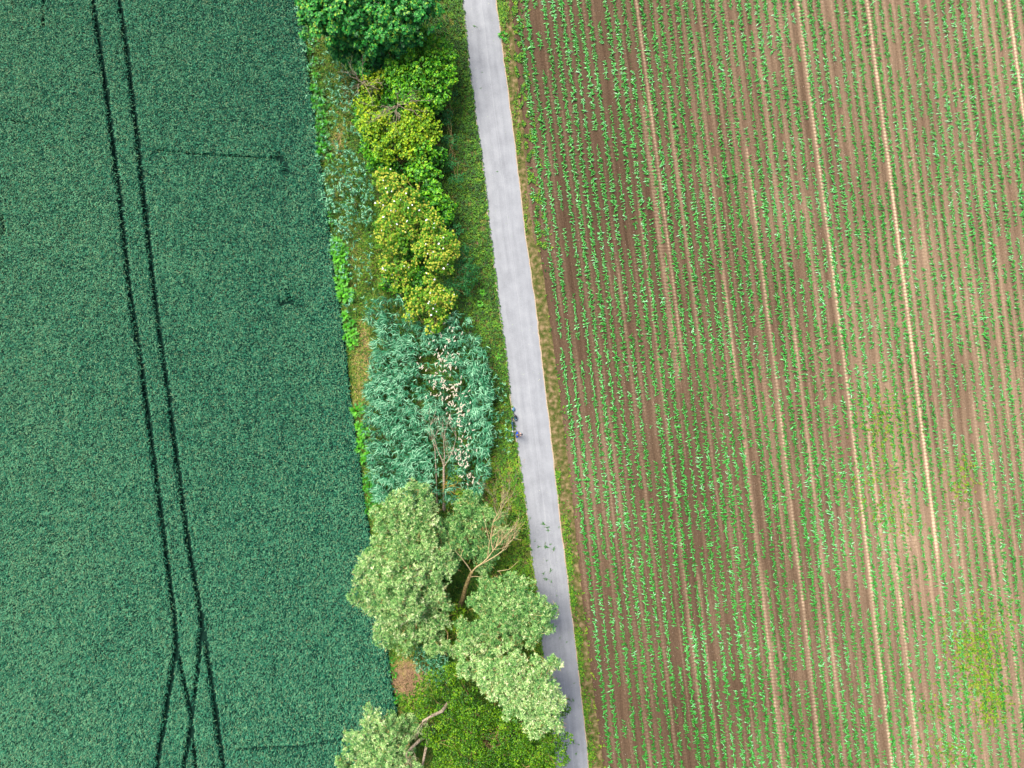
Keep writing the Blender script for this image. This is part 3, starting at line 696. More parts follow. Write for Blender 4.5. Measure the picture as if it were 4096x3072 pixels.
# ------------------------------------------------------------------ trees and shrubs
def crown_geo(g, lobes, kind, dens=1.0, sub=.42, flat=.8, tone=0.0):
    """lobes: (px, py, radius in px, height of the lobe's top); shoots sit on many small sub-lobes"""
    subs = []
    for (lx, ly, lr, zt) in lobes:
        r = lr / PXM; rz = r * flat; c = P(lx, ly, zt - rz * .6); c[2] = zt - rz
        ns = int(3.0 * (r / sub) ** 2) + 4
        th = rng.uniform(0, 2 * np.pi, ns); cz = rng.uniform(-.35, 1, ns); sr = np.sqrt(1 - cz ** 2)
        k = np.where(rng.random(ns) < .25, rng.uniform(1.0, 1.35, ns), rng.uniform(.5, 1.12, ns))
        sc_ = c + np.stack([np.cos(th) * sr * r, np.sin(th) * sr * r, cz * rz], -1) * k[:, None] * .88
        rr_ = sub * rng.uniform(.55, 1.3, ns) * (.7 + .3 * min(r / 1.5, 1)) * np.where(k > 1.05, .62, .88)
        bright = rng.normal(0, .5, ns)
        for a, b, d in zip(sc_, rr_, bright): subs.append((*a, b, d))
    subs = np.array(subs)
    SP = []; SA = []; ST = []
    dn = {'willow': 38, 'maple': 30, 'round': 38, 'fmaple': 38, 'elder': 34, 'olive': 54, 'thorn': 55}[kind] * dens
    for i, (x, y, z, r, bt) in enumerate(subs):
        n = int(dn * 2 * np.pi * r * r * .9) + 3
        th = rng.uniform(0, 2 * np.pi, n); cz = rng.uniform(-.1, 1, n); sr = np.sqrt(1 - cz ** 2)
        a = np.stack([np.cos(th) * sr, np.sin(th) * sr, cz], -1)
        p = np.array([x, y, z]) + a * r * np.where(rng.random(n) < .12, rng.uniform(1.1, 1.5, n), rng.uniform(.6, 1.12, n))[:, None]
        SP.append(p); SA.append(a); ST.append(np.full(n, bt))
    p = np.concatenate(SP); a = np.concatenate(SA); t = np.concatenate(ST)
    deep = np.zeros(len(p), bool)
    for (x, y, z, r, bt) in subs:
        deep |= ((p - np.array([x, y, z])) ** 2).sum(1) < (r * .72) ** 2
    ok = ~deep | (rng.random(len(p)) < .04)
    p = p[ok]; a = a[ok]; t = t[ok]; n = len(p)
    a = unit(a * .8 + np.array([0, 0, .75]) + rng.normal(0, .2, a.shape))
    ref = unit(rng.normal(0, 1, (n, 3))); e1 = unit(np.cross(a, ref)); e2 = np.cross(a, e1)
    spec = {'willow': (11, .19, .042, DIA, .9, 1), 'maple': (7, .19, .15, HEX, 1.25, 1), 'round': (6, .13, .11, HEX, 1.1, 1), 'fmaple': (8, .12, .095, HEX, 1.0, 1),
            'elder': (8, .14, .055, DIA, 1.2, 1), 'olive': (10, .085, .05, DIA, .95, 1), 'thorn': (7, .07, .045, DIA, 1.1, 1)}[kind]
    nl, L0, W0, tpl, th0, _ = spec
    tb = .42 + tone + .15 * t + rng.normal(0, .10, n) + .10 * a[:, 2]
    for j in range(nl):
        ph = 2 * np.pi * j / nl + rng.normal(0, .35, n); th = th0 + rng.normal(0, .25, n)
        per = e1 * np.cos(ph)[:, None] + e2 * np.sin(ph)[:, None]
        d = a * np.cos(th)[:, None] + per * np.sin(th)[:, None]; d[:, 2] -= .12
        nr = a * np.sin(th)[:, None] - per * np.cos(th)[:, None]
        L = L0 * rng.uniform(.65, 1.15, n)
        off = a * (rng.uniform(-.5, .5, n) * L0 * .7)[:, None]
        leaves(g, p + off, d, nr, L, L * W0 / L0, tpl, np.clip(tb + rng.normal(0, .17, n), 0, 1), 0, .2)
    if kind == 'willow':     # thin orange shoots showing between the leaves
        m_ = rng.random(n) < .10; k = m_.sum()
        v = unit(a[m_] + rng.normal(0, .8, (k, 3))); v[:, 2] = np.abs(v[:, 2]) * .5
        blades(g, p[m_], np.arctan2(v[:, 1], v[:, 0]), rng.uniform(0, .6, k), rng.uniform(.25, .6, k), .018, .2, 2, rng.random(k), 1)
    if kind == 'maple':      # young pale leaves at some shoot tips
        m_ = (rng.random(n) < .14) & (t > -.2); k = m_.sum()
        for j in range(4):
            ph = rng.uniform(0, 6.28, k); per = e1[m_] * np.cos(ph)[:, None] + e2[m_] * np.sin(ph)[:, None]
            leaves(g, p[m_] + a[m_] * .05, per + a[m_] * .4, a[m_], .10, .08, HEX, rng.uniform(.75, 1, k), 0)
    if kind == 'elder':      # flat fading flower heads
        m_ = (rng.random(n) < .42) & (t > -.35); k = m_.sum(); c = p[m_] + a[m_] * .07
        up = unit(a[m_] + np.array([0, 0, .8])); f1 = unit(np.cross(up, rng.normal(0, 1, (k, 3)))); f2 = np.cross(up, f1)
        for j in range(5):
            ph = 2 * np.pi * j / 5; q = c + (f1 * math.cos(ph) + f2 * math.sin(ph)) * .045 + up * rng.uniform(-.015, .02, k)[:, None]
            ths = np.arange(5) / 5 * 2 * np.pi; rr_ = rng.uniform(.028, .042, k)
            V = q[:, None] + rr_[:, None, None] * (f1[:, None] * np.cos(ths)[None, :, None] + f2[:, None] * np.sin(ths)[None, :, None])
            g.polys(V, rng.uniform(.1, .9, k), 1)
    return p
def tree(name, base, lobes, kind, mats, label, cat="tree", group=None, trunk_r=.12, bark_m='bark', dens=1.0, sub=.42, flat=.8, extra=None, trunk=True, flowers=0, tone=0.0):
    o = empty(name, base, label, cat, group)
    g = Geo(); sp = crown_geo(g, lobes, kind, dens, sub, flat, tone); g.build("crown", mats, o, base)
    g = Geo(); b = np.array(base, float)
    cs = np.array([P(l[0], l[1], l[3] - l[2] / PXM * .8) for l in lobes]); mid = cs.mean(0); fork = b + (mid - b) * .4
    tubes(g, [(wiggle(b, fork, 5, .03), np.linspace(trunk_r, trunk_r * .75, 5))], 8)
    g.build("trunk", M[bark_m], o, base)
    g = Geo(); lines = []
    for c in cs:
        lines.append((wiggle(fork, c, 6, .05), np.linspace(trunk_r * .55, trunk_r * .15, 6)))
        for k in range(7):
            e = sp[rng.integers(len(sp))]
            if np.linalg.norm(e - c) < 2.6: lines.append((wiggle(c, e, 5, .07), np.linspace(trunk_r * .2, .008, 5)))
    tubes(g, lines, 5); g.build("limbs", M[bark_m], o, base)
    if flowers:
        zs = sp[:, 2] + rng.normal(0, .3, len(sp)); pick = rng.permutation(len(sp))[:flowers * 6]; pick = pick[np.argsort(-zs[pick])][:flowers]
        for e in sp[pick]:
            g = Geo(); c = e + np.array([0, 0, .12]); r = rng.uniform(.04, .07)
            for k in range(9):
                q = c + np.array([rng.normal(0, r * .45), rng.normal(0, r * .45), rng.normal(0, .012)])
                th = np.arange(6) / 6 * 2 * np.pi
                g.polys((q + r * .55 * np.stack([np.cos(th), np.sin(th), 0 * th], -1))[None], 1)
            g.build("flower_head", M['white'], o, base)
    return o

tree("maple_tree", P(1500, -20), [(1290, 40, 85, 7.2), (1400, 20, 110, 8.0), (1480, 110, 85, 6.8), (1540, 40, 120, 8.4), (1650, 20, 95, 7.8), (1590, 120, 70, 6.6), (1350, 120, 70, 6.0), (1440, -90, 130, 8.8), (1600, -90, 120, 8.6), (1280, -60, 90, 7.4), (1260, 0, 60, 6.2)], 'maple', M['maple'],
     "large dark green maple with clustered leaves cut by the top edge of the photo", trunk_r=.22, sub=.5)
tree("maple_shrub", P(1440, 230), [(1390, 190, 70, 3.6), (1470, 230, 70, 3.8), (1540, 240, 60, 3.4)], 'maple', M['maple'], "low dark blue-green shrub tucked under the maple, above the grey twigs", "shrub", trunk_r=.06)
tree("hazel_bush", P(1660, 300), [(1735, 190, 62, 4.6), (1680, 260, 80, 5.2), (1610, 290, 60, 4.6), (1760, 290, 55, 4.6), (1650, 350, 65, 4.8), (1740, 370, 50, 4.2), (1790, 240, 35, 3.8), (1600, 350, 45, 4.2), (1690, 140, 45, 3.6)], 'round', M['round'],
     "mid-green bush with small round leaves just below the big maple", "shrub", trunk_r=.09)
tree("field_maple_bush", P(1590, 500), [(1460, 420, 42, 3.6), (1500, 500, 62, 4.4), (1560, 560, 68, 4.6), (1660, 450, 58, 4.4), (1700, 520, 52, 4.2), (1640, 520, 55, 4.5), (1660, 590, 50, 4.2), (1490, 330, 40, 3.4), (1540, 290, 30, 3.2)], 'fmaple', M['field_maple'],
     "yellow-green bush around the bare grey branches in the upper hedge", "shrub", trunk_r=.09)
tree("dogwood_bush", P(1500, 640), [(1500, 640, 45, 3.2), (1560, 660, 40, 3.0), (1480, 590, 32, 2.8)], 'round', M['round'], "small green round-leaved bush on the left of the hedge above the upper elder", "shrub", trunk_r=.06)
tree("green_bush", P(1700, 720), [(1690, 620, 50, 3.9), (1720, 700, 50, 3.8), (1750, 780, 45, 3.5), (1660, 690, 40, 3.4), (1790, 830, 30, 2.8)], 'round', M['round'], "green round-leaved bush on the right of the hedge beside the upper elder", "shrub", trunk_r=.07)
E = [M['elder'], M['umbel']]
tree("elder_tree", P(1590, 850), [(1530, 710, 38, 3.8), (1575, 750, 52, 4.5), (1620, 770, 45, 4.5), (1570, 830, 65, 4.8), (1640, 850, 55, 4.6), (1560, 910, 55, 4.4), (1620, 920, 50, 4.3), (1545, 960, 36, 3.9), (1590, 970, 40, 3.8)], 'elder', E,
     "olive-yellow elder with faded flower heads and many white specks, left and upper of the elders", trunk_r=.1, flowers=22)
tree("elder_tree", P(1740, 1000), [(1690, 850, 40, 3.7), (1720, 910, 52, 4.3), (1770, 960, 52, 4.5), (1740, 1020, 62, 4.8), (1690, 1000, 42, 4.1), (1780, 1050, 45, 4.2), (1810, 990, 30, 3.6)], 'elder', E,
     "rounded elder with dense yellow-olive flower heads on the road side of the hedge", trunk_r=.1, flowers=14)
tree("elder_tree", P(1590, 1080), [(1560, 1060, 42, 2.9), (1600, 1110, 42, 3.0), (1630, 1060, 34, 3.0), (1590, 1150, 25, 2.4)], 'elder', E, "small sparse elder left of the dark gap in the middle of the hedge", trunk_r=.07, flowers=6, dens=.8)
tree("elder_tree", P(1720, 1200), [(1720, 1140, 40, 3.5), (1670, 1190, 48, 3.6), (1730, 1210, 52, 3.9), (1785, 1190, 42, 3.6), (1650, 1245, 34, 3.0), (1770, 1250, 34, 3.2), (1735, 1310, 34, 2.8)], 'elder', E,
     "lowest elder with brownish flower heads reaching into the reeds", trunk_r=.08, flowers=12)
tree("blackthorn_bush", P(1850, 1080), [(1850, 1010, 34, 2.2), (1865, 1070, 42, 2.6), (1850, 1130, 46, 2.7), (1890, 1110, 26, 2.0), (1820, 930, 32, 2.2), (1790, 880, 28, 2.0), (1800, 1150, 34, 2.4)], 'thorn', M['thorn'],
     "low dark blue-green thorn bush between the elders and the left verge", "shrub", trunk_r=.05, sub=.3)
tree("blackthorn_bush", P(1820, 560), [(1790, 470, 30, 2.0), (1800, 560, 30, 2.0), (1800, 650, 30, 2.0), (1830, 720, 30, 1.8), (1800, 380, 28, 2.0)], 'thorn', M['thorn'],
     "narrow dark thorn bush on the verge side of the upper hedge", "shrub", trunk_r=.05, sub=.3)
tree("scrub_bush", P(1480, 1060), [(1470, 990, 42, 1.4), (1500, 1060, 46, 1.5), (1460, 1110, 36, 1.2), (1530, 1130, 36, 1.4), (1540, 1020, 34, 1.7)], 'thorn', M['herb'],
     "low green scrub at the left foot of the large elders", "shrub", trunk_r=.04, sub=.3)

wb = P(1838, 2425)
tree("willow_tree", P(1690, 2330), [(1640, 2040, 92, 6.8), (1560, 2090, 75, 6.4), (1680, 2110, 70, 6.4), (1570, 2190, 85, 7.2), (1660, 2220, 85, 7.4), (1740, 2260, 75, 7.0), (1500, 2280, 72, 6.8), (1600, 2310, 95, 7.8), (1470, 2390, 62, 6.4), (1550, 2430, 75, 6.8), (1640, 2400, 75, 6.6), (1720, 2370, 55, 6.0), (1560, 2530, 55, 5.2), (1660, 2510, 62, 4.8), (1620, 2590, 40, 3.8), (1740, 2490, 50, 4.4), (1730, 2570, 46, 3.6), (1790, 2600, 36, 3.4), (1760, 2430, 45, 4.8)], 'willow', [M['willow'], M['twig']],
     "broad silvery green willow overhanging the wheat, left of the bare trunk", trunk_r=.22, sub=.42)
tree("willow_tree", P(1800, 2160), [(1880, 2020, 48, 5.0), (1920, 2070, 50, 5.0), (1820, 2110, 55, 5.0), (1770, 2130, 45, 4.8), (1870, 2170, 62, 5.4), (1810, 2220, 45, 5.0), (1950, 2160, 38, 4.6), (1850, 2030, 30, 4.2), (1955, 2215, 42, 4.9), (2005, 2150, 30, 4.9), (1925, 2265, 30, 4.2), (1990, 2080, 26, 4.6), (2040, 2130, 24, 5.0)], 'willow', [M['willow'], M['twig']],
     "smaller darker willow crown below the leafless tree and above the bare trunk", trunk_r=.13, sub=.36, tone=-.12)  # negative tone paints this crown's weaker light into its leaf colour
tree("willow_tree", P(1960, 2480), [(2000, 2370, 60, 5.8), (2080, 2390, 62, 6.2), (1930, 2410, 50, 5.2), (2050, 2460, 75, 6.4), (2140, 2460, 62, 6.2), (2185, 2430, 34, 5.6), (2190, 2490, 38, 5.8), (1960, 2500, 65, 5.6), (2110, 2540, 50, 5.8), (1920, 2570, 52, 5.0), (2010, 2570, 55, 5.2), (1860, 2520, 42, 4.6), (2060, 2310, 30, 4.8), (1940, 2330, 25, 4.4)], 'willow', [M['willow'], M['twig']],
     "silvery green willow leaning over the left edge of the road beside the bare trunk", trunk_r=.18, sub=.38, tone=-.07)  # tone again darkens the leaf colour in place of dimmer light
tree("willow_tree", P(1960, 2700), [(1860, 2600, 36, 5.6), (1880, 2670, 48, 6.2), (1960, 2690, 60, 7.0), (2040, 2660, 55, 7.2), (2060, 2740, 78, 7.8), (2140, 2690, 52, 7.2), (2200, 2650, 30, 6.6), (2235, 2650, 18, 6.2), (2160, 2770, 72, 7.8), (2090, 2830, 58, 7.4), (2190, 2850, 55, 7.2), (2220, 2800, 35, 6.8), (2150, 2900, 45, 6.8), (1990, 2760, 45, 6.6), (2225, 2900, 24, 6.2)], 'willow', [M['willow'], M['twig']],
     "pale silvery willow crown reaching over the road near the bottom, with orange twigs", trunk_r=.2, sub=.4, tone=.06)
tree("willow_tree", P(1640, 2900), [(1500, 2900, 55, 6.0), (1450, 2980, 65, 6.8), (1540, 2990, 75, 7.0), (1420, 3060, 60, 6.6), (1520, 3080, 90, 7.4), (1610, 3060, 55, 6.2), (1580, 2890, 50, 5.2), (1650, 2900, 45, 4.4), (1450, 3160, 80, 7)], 'willow', [M['willow'], M['twig']],
     "pale silvery willow in the bottom left of the hedge beside the wheat", trunk_r=.18, sub=.38)
tree("buckthorn_tree", P(1900, 2960), [(1780, 2730, 58, 5.6), (1710, 2760, 50, 5.4), (1650, 2800, 42, 4.8), (1700, 2830, 48, 4.8), (1850, 2800, 60, 5.8), (1840, 2690, 40, 4.6), (1790, 2890, 60, 5.8), (1900, 2880, 68, 6.0), (1860, 2960, 62, 5.8), (1750, 2960, 48, 5.4), (2000, 2900, 60, 5.6), (1970, 2990, 65, 6.0), (2070, 2960, 62, 5.8), (2140, 3000, 62, 5.8), (2230, 2960, 45, 5.2), (2210, 3050, 55, 5.6), (2100, 3070, 70, 6.0), (1900, 3060, 70, 6.2), (1800, 3050, 60, 5.8), (2000, 3130, 80, 6.2), (2200, 3140, 70, 5.6), (1850, 3150, 70, 6), (2245, 2840, 24, 4.4)], 'olive', M['olive'],
     "large glossy yellow-green tree filling the bottom of the hedge beside the road", trunk_r=.2, sub=.5, tone=-.16, dens=1.3)
tree("ivy_bush", P(1830, 2440), [(1820, 2440, 34, 2.6), (1840, 2500, 34, 2.4), (1800, 2500, 30, 2.2), (1850, 2570, 34, 2.2)], 'olive', M['olive'], "small dark yellow-green bush at the foot of the bare leaning trunk", "shrub", trunk_r=.05, sub=.3)
tree("buckthorn_bush", P(1800, 1960), [(1830, 1900, 24, 2.4), (1850, 1980, 26, 2.2), (1800, 2010, 22, 2.2)], 'olive', M['herb'], "small bright green bush beside the yellow-lichened twigs", "shrub", trunk_r=.04, sub=.3)

tree("hawthorn_bush", P(1590, 640), [(1570, 640, 70, 2.9), (1650, 560, 70, 3.0), (1500, 560, 50, 2.6), (1600, 420, 70, 3.2), (1690, 820, 60, 2.9), (1760, 880, 50, 2.7), (1640, 980, 60, 2.9), (1660, 1110, 50, 2.5), (1560, 330, 60, 2.8), (1700, 420, 60, 3.0), (1740, 620, 40, 2.8), (1560, 1130, 40, 2.0), (1450, 480, 34, 2.0)], 'round', M['round'],
     "dark green lower bush filling the gaps between the elders and the yellow-green bush", "shrub", trunk_r=.06, tone=-.2)
# leaning bare trunk with its fan of dead yellow branches
o = empty("leaning_trunk_tree", wb, "bare leaning trunk forking into a fan of leafless yellowish branches by the road", "tree")
tk = [P(1838, 2425), P(1851, 2395, 1.6), P(1862, 2350, 2.9), P(1876, 2312, 4.0), P(1887, 2288, 4.7)]
g = Geo(); tubes(g, [(np.array(tk), [.22, .2, .17, .15, .12])], 10); g.build("trunk", M['bark'], o, wb)
L = []
def br(lst, r0, r1): L.append((np.array([P(a, b, c) for a, b, c in lst]), np.linspace(r0, r1, len(lst))))
br([(1887, 2288, 4.7), (1905, 2268, 5.0), (1928, 2253, 5.2), (1950, 2232, 5.5), (1972, 2203, 5.8), (2003, 2165, 6.0), (2041, 2127, 6.2), (2072, 2102, 6.2)], .07, .015)
br([(1905, 2268, 5.0), (1953, 2241, 5.3), (1985, 2222, 5.5), (2010, 2203, 5.6), (2054, 2152, 5.8), (2085, 2160, 5.8)], .06, .015)
br([(1887, 2288, 4.7), (1870, 2262, 5.2), (1843, 2228, 5.8), (1822, 2205, 6.2)], .06, .02)
br([(1843, 2228, 5.8), (1850, 2200, 6.0), (1838, 2190, 6.2)], .03, .01)
br([(1972, 2203, 5.8), (1962, 2150, 6.0), (1972, 2090, 6.2), (2003, 2033, 6.2), (2016, 1990, 6.0)], .045, .01)
br([(1950, 2232, 5.5), (1958, 2165, 5.9), (1942, 2100, 6.0), (1930, 2050, 6.0)], .04, .01)
br([(1871, 2310, 4.2), (1900, 2305, 4.6), (1930, 2308, 4.8)], .04, .01)
br([(1990, 2285, 4.6), (2035, 2278, 4.9), (2055, 2262, 5.0), (2078, 2240, 5.1)], .03, .01)
for (a, b_, c) in list([(2003, 2165, 6.0), (2041, 2127, 6.2), (2010, 2203, 5.6), (2054, 2152, 5.8), (1972, 2203, 5.8), (1972, 2090, 6.2), (2003, 2033, 6.2), (1985, 2185, 5.9), (1962, 2150, 6.0), (2030, 2180, 5.7)]):
    for k in range(4):
        s_ = P(a, b_, c); e = P(a + rng.uniform(5, 50), b_ - rng.uniform(15, 75), c + rng.uniform(-.2, .4)); twigs(s_, e, .022, 1, L, .35, 3)
g = Geo(); tubes(g, L, 5); g.build("branches", M['dead_wood'], o, wb)
# leafless double-stemmed tree standing in the reeds
b0 = P(1776, 2040); o = empty("leafless_tree", b0, "leafless grey tree lying against the reeds with a forked trunk and yellow lichen", "tree")
g = Geo(); tubes(g, [(np.array([b0, P(1777, 1990, .9), P(1776, 1935, 1.7), P(1775, 1870, 2.4)]), [.16, .13, .11, .09]), (np.array([P(1748, 2030), P(1747, 1960, .9), P(1744, 1880, 1.8), P(1740, 1800, 2.4)]), [.06, .055, .05, .035])], 8)
g.build("trunk", M['grey_bark'], o, b0)
L = []
for lst, r in (([(1775, 1870, 2.4), (1768, 1840, 2.6), (1750, 1800, 2.8), (1735, 1745, 3.0)], .05), ([(1775, 1870, 2.4), (1778, 1820, 2.7), (1775, 1770, 2.9), (1780, 1720, 3.1)], .05), ([(1775, 1870, 2.4), (1795, 1835, 2.6), (1812, 1800, 2.8), (1825, 1750, 3.0)], .045), ([(1740, 1800, 2.4), (1730, 1760, 2.6), (1722, 1700, 2.8)], .03)):
    q = np.array([P(*x) for x in lst]); L.append((q, np.linspace(r, r * .4, len(q))))
    for k in range(5): s_ = q[rng.integers(1, len(q))]; twigs(s_, s_ + np.array([rng.uniform(-.9, .9), rng.uniform(.5, 1.6), rng.uniform(-.1, .4)]), .018, 1, L, .4, 3)
g = Geo(); tubes(g, L, 5); g.build("branches", M['grey_bark'], o, b0)
L = []
for k in range(12):
    s_ = P(1776 + rng.uniform(-2, 2), rng.uniform(1915, 1980), rng.uniform(1.2, 1.9)); e = s_ + np.array([rng.uniform(-.6, 1.7), rng.uniform(-.1, .9), rng.uniform(.1, .6)]); twigs(s_, e, .028, 1, L, .5, 4)
g = Geo(); tubes(g, L, 5); g.build("lichen_twigs", M['lichen'], o, b0)
# dead twigs in the upper hedge
for bx, by, lab, tips in ((1592, 425, "bare grey-brown branches standing out of the yellow-green bush", [(1507, 425), (1500, 475), (1545, 440), (1566, 490), (1560, 460), (1600, 470), (1697, 401), (1660, 375), (1640, 365), (1590, 370), (1660, 450), (1630, 410), (1520, 460)]),
                          (1450, 330, "pale grey dead twigs left of the round-leaved bush", [(1400, 270), (1420, 300), (1380, 290), (1520, 320), (1500, 350), (1450, 260), (1430, 360), (1480, 380), (1410, 350)])):
    b0 = P(bx, by); z = 4.6 if bx > 1500 else 3.9
    o = empty("dead_shrub", b0, lab, "shrub"); g = Geo(); c = P(bx, by, z * .85); tubes(g, [(wiggle(b0, c, 5, .03), np.linspace(.06, .045, 5))], 6); g.build("trunk", M['grey_bark'], o, b0)
    L = []
    for (a, b_) in tips: twigs(c, P(a, b_, z + .4), .03, 2, L, .33, 3)
    g = Geo(); tubes(g, L, 4); g.build("branches", M['grey_bark'], o, b0)
# rusty dead shrub by the verge
b0 = P(1995, 2100); o = empty("withered_shrub", b0, "withered shrub with rusty brown leaves on the verge below the reeds", "shrub")
L = []; 
for (a, b_) in ((1965, 1970), (1975, 2010), (2020, 1950), (2032, 1965), (2040, 2000), (1990, 2000)): twigs(b0, P(a, b_, 2.2), .025, 2, L, .25, 3)
g = Geo(); tubes(g, L, 4); g.build("branches", M['grey_bark'], o, b0)
g = Geo(); tip = np.array([l[0][-1] for l in L if l[1][0] < .014]); tip = np.repeat(tip, 4, 0) + rng.normal(0, .06, (len(tip) * 4, 3))
leaves(g, tip, rng.normal(0, 1, tip.shape), np.tile((0, 0, 1.), (len(tip), 1)), .09, .05, DIA, rng.random(len(tip))); g.build("dead_leaves", M['dead'], o, b0)
# pale limbs at the bottom of the hedge
for lst, lab in (([(1705, 2942, 4.2), (1675, 2965, 4.8), (1647, 2990, 5.4), (1625, 3015, 6.0)], "thick pale bare limb at the bottom left of the hedge"), ([(1796, 2808, 4.6), (1768, 2845, 5.6), (1730, 2862, 6.0), (1690, 2885, 6.2)], "pale bare limb crossing the gap above the bottom left willow"),
                 ([(1712, 2960, 3.8), (1702, 3000, 4.4), (1690, 3060, 4.9)], "thin pale limb beside the thick bare one at the bottom of the hedge")):
    b0 = P(lst[0][0] + 25, lst[0][1] - 40); o = empty("bare_limb", b0, lab, "tree limb")
    q = np.array([b0] + [P(*x) for x in lst]); g = Geo(); tubes(g, [(q, np.linspace(.17, .09, len(q)))], 8); g.build("trunk", M['grey_bark'], o, b0)
    L = []
    for k in range(4): s_ = q[rng.integers(3, len(q))]; twigs(s_, s_ + np.array([rng.uniform(-1, .5), rng.uniform(-1.2, .3), rng.uniform(.2, .8)]), .025, 1, L, .4, 3)
    g = Geo(); tubes(g, L, 5); g.build("branches", M['grey_bark'], o, b0)

# ------------------------------------------------------------------ litter on the road
sprig = []
for v in range(5):
    g = Geo(); L = []
    twigs(np.array([-.18, 0, .01]), np.array([.18, .03, .02]), .008, 1, L, .5, 4); L = [(np.stack([l[0][:, 0], l[0][:, 1], np.clip(np.abs(l[0][:, 2]), .008, .05)], -1), l[1]) for l in L]
    tubes(g, L, 4)
    st = g.build("fallen_sprig", M['bark']); g = Geo()
    q = np.concatenate([l[0] for l in L]); q = np.repeat(q, 2, 0) + rng.normal(0, .015, (len(q) * 2, 3)); q[:, 2] = np.abs(q[:, 2]) + .01
    az = rng.uniform(0, 6.28, len(q))
    leaves(g, q, np.stack([np.cos(az), np.sin(az), .15 + 0 * az], -1), np.tile((0, 0, 1.), (len(q), 1)), .08, .028, DIA, rng.uniform(.0, .5, len(q)))
    sprig.append((st, g.build("leaves", M['willow'], st)))
sp = [(2178, 2095, 1.3), (2183, 2108, 1.0), (2195, 2120, .8), (2120, 2075, .6), (2180, 2175, 1.2), (2192, 2188, 1.0), (2160, 2185, .8), (2215, 2200, 1.0), (2205, 2175, .7), (2140, 2160, .5), (2175, 2290, .8), (2200, 2286, 1.0), (2188, 2315, 1.1), (2205, 2322, .7), (2240, 2555, .6), (2268, 2565, .6), (2280, 2800, 1.3), (2265, 2812, 1.0), (2290, 2795, .9), (2310, 2975, .6), (2305, 3010, .8), (2190, 2240, .5), (2235, 2110, .5), (2115, 2120, .4),
      (1905, 108, .9), (1930, 290, .4), (1920, 354, .5), (1987, 688, .5), (2225, 2380, .5), (2300, 2730, .5)]
for i_, (x, y, s_) in enumerate(sp):
    if i_ < 5: st, lf = sprig[i_]
    else:
        st = sprig[i_ % 5][0].copy(); C.objects.link(st); lf = sprig[i_ % 5][1].copy(); C.objects.link(lf); lf.parent = st
    q = P(x, y); st.location = (q[0], q[1], .06); st.scale = (s_ * .85,) * 3; st.rotation_euler = (0, 0, float(rng.uniform(0, 6.28)))
    lab = "fallen green sprig lying on the grey road below the standing person" if y > 1700 else "small green leaf litter lying alone on the upper grey road"
    tag(st, lab, "sprig", "fallen sprigs on the lower road" if y > 1700 else "leaf litter on the upper road")
# scattered leaves on the road
n = 700; py = rng.uniform(-50, 3100, n); f = rng.random(n); px = np.interp(py, *roadL) * (1 - f) + np.interp(py, *roadR) * f
ok = (rng.random(n) < .25 + .5 * sstep(1900, 2300, py)) | (f < .06); px = px[ok]; py = py[ok]; q = Pv(px, py, .066); az = rng.uniform(0, 6.28, len(q))
g = Geo(); leaves(g, q, np.stack([np.cos(az), np.sin(az), .1 + 0 * az], -1), np.tile((0, 0, 1.), (len(q), 1)), rng.uniform(.03, .08, len(q)), .025, DIA, rng.random(len(q)))
tag(g.build("fallen_leaves", M['willow']), "tiny fallen leaves scattered along the grey road", "leaves", kind="stuff")
#PEOPLE
# ------------------------------------------------------------------ bicycle
def cyl(g, a, b, r0, r1=None, sides=10, n=2, tint=.5): tubes(g, [(np.linspace(a, b, n), np.linspace(r0, r0 if r1 is None else r1, n))], sides, tint)
def torus(g, c, Rr, r, axis='y', n=40, k=8):
    th = np.arange(n) / n * 2 * np.pi; ph = np.arange(k) / k * 2 * np.pi
    TH, PH = np.meshgrid(th, ph, indexing='ij')
    x = (Rr + r * np.cos(PH)) * np.cos(TH); z = (Rr + r * np.cos(PH)) * np.sin(TH); y = r * np.sin(PH)
    V = np.stack([x, y, z], -1) + np.array(c)
    i = np.arange(n)[:, None] * k; i2 = ((np.arange(n) + 1) % n)[:, None] * k; j = np.arange(k)[None]; j2 = (j + 1) % k
    g.add(V.reshape(-1, 3), np.stack([i + j, i + j2, i2 + j2, i2 + j], -1).reshape(-1, 4))
def ellip(g, c, r, n=16, k=10, tint=.5, rot=None):
    th = np.arange(n) / n * 2 * np.pi; ph = np.linspace(0, np.pi, k)
    PH, TH = np.meshgrid(ph, th, indexing='ij')
    V = np.stack([np.sin(PH) * np.cos(TH) * r[0], np.sin(PH) * np.sin(TH) * r[1], np.cos(PH) * r[2]], -1).reshape(-1, 3)
    if rot is not None: V = V @ np.array(rot.to_3x3()).T
    V = V + np.array(c)
    i = np.arange(k - 1)[:, None] * n; j = np.arange(n)[None]; j2 = (j + 1) % n
    g.add(V, np.stack([i + j, i + j2, i + n + j2, i + n + j], -1).reshape(-1, 4), tint)
M['tyre'] = plain("tyre_rubber", (.015, .015, .018), .8)
M['steel'] = plain("bright_steel", (.6, .6, .62), .3, .9)
M['frame_blue'] = plain("blue_frame_paint", (.012, .07, .17), .25, 0, .6)
M['black'] = plain("black_fabric", (.012, .013, .018), .7)
M['pale_grey'] = plain("pale_grey_plastic", (.62, .62, .72), .4)
M['teal'] = plain("teal_fabric", (.012, .06, .09), .7)
bloc = P(2053, 1705)
bike = empty("bicycle", (bloc[0], bloc[1], .0), "blue bicycle parked along the left road edge with pale grey stem", "bicycle", rz=R(-94.5))
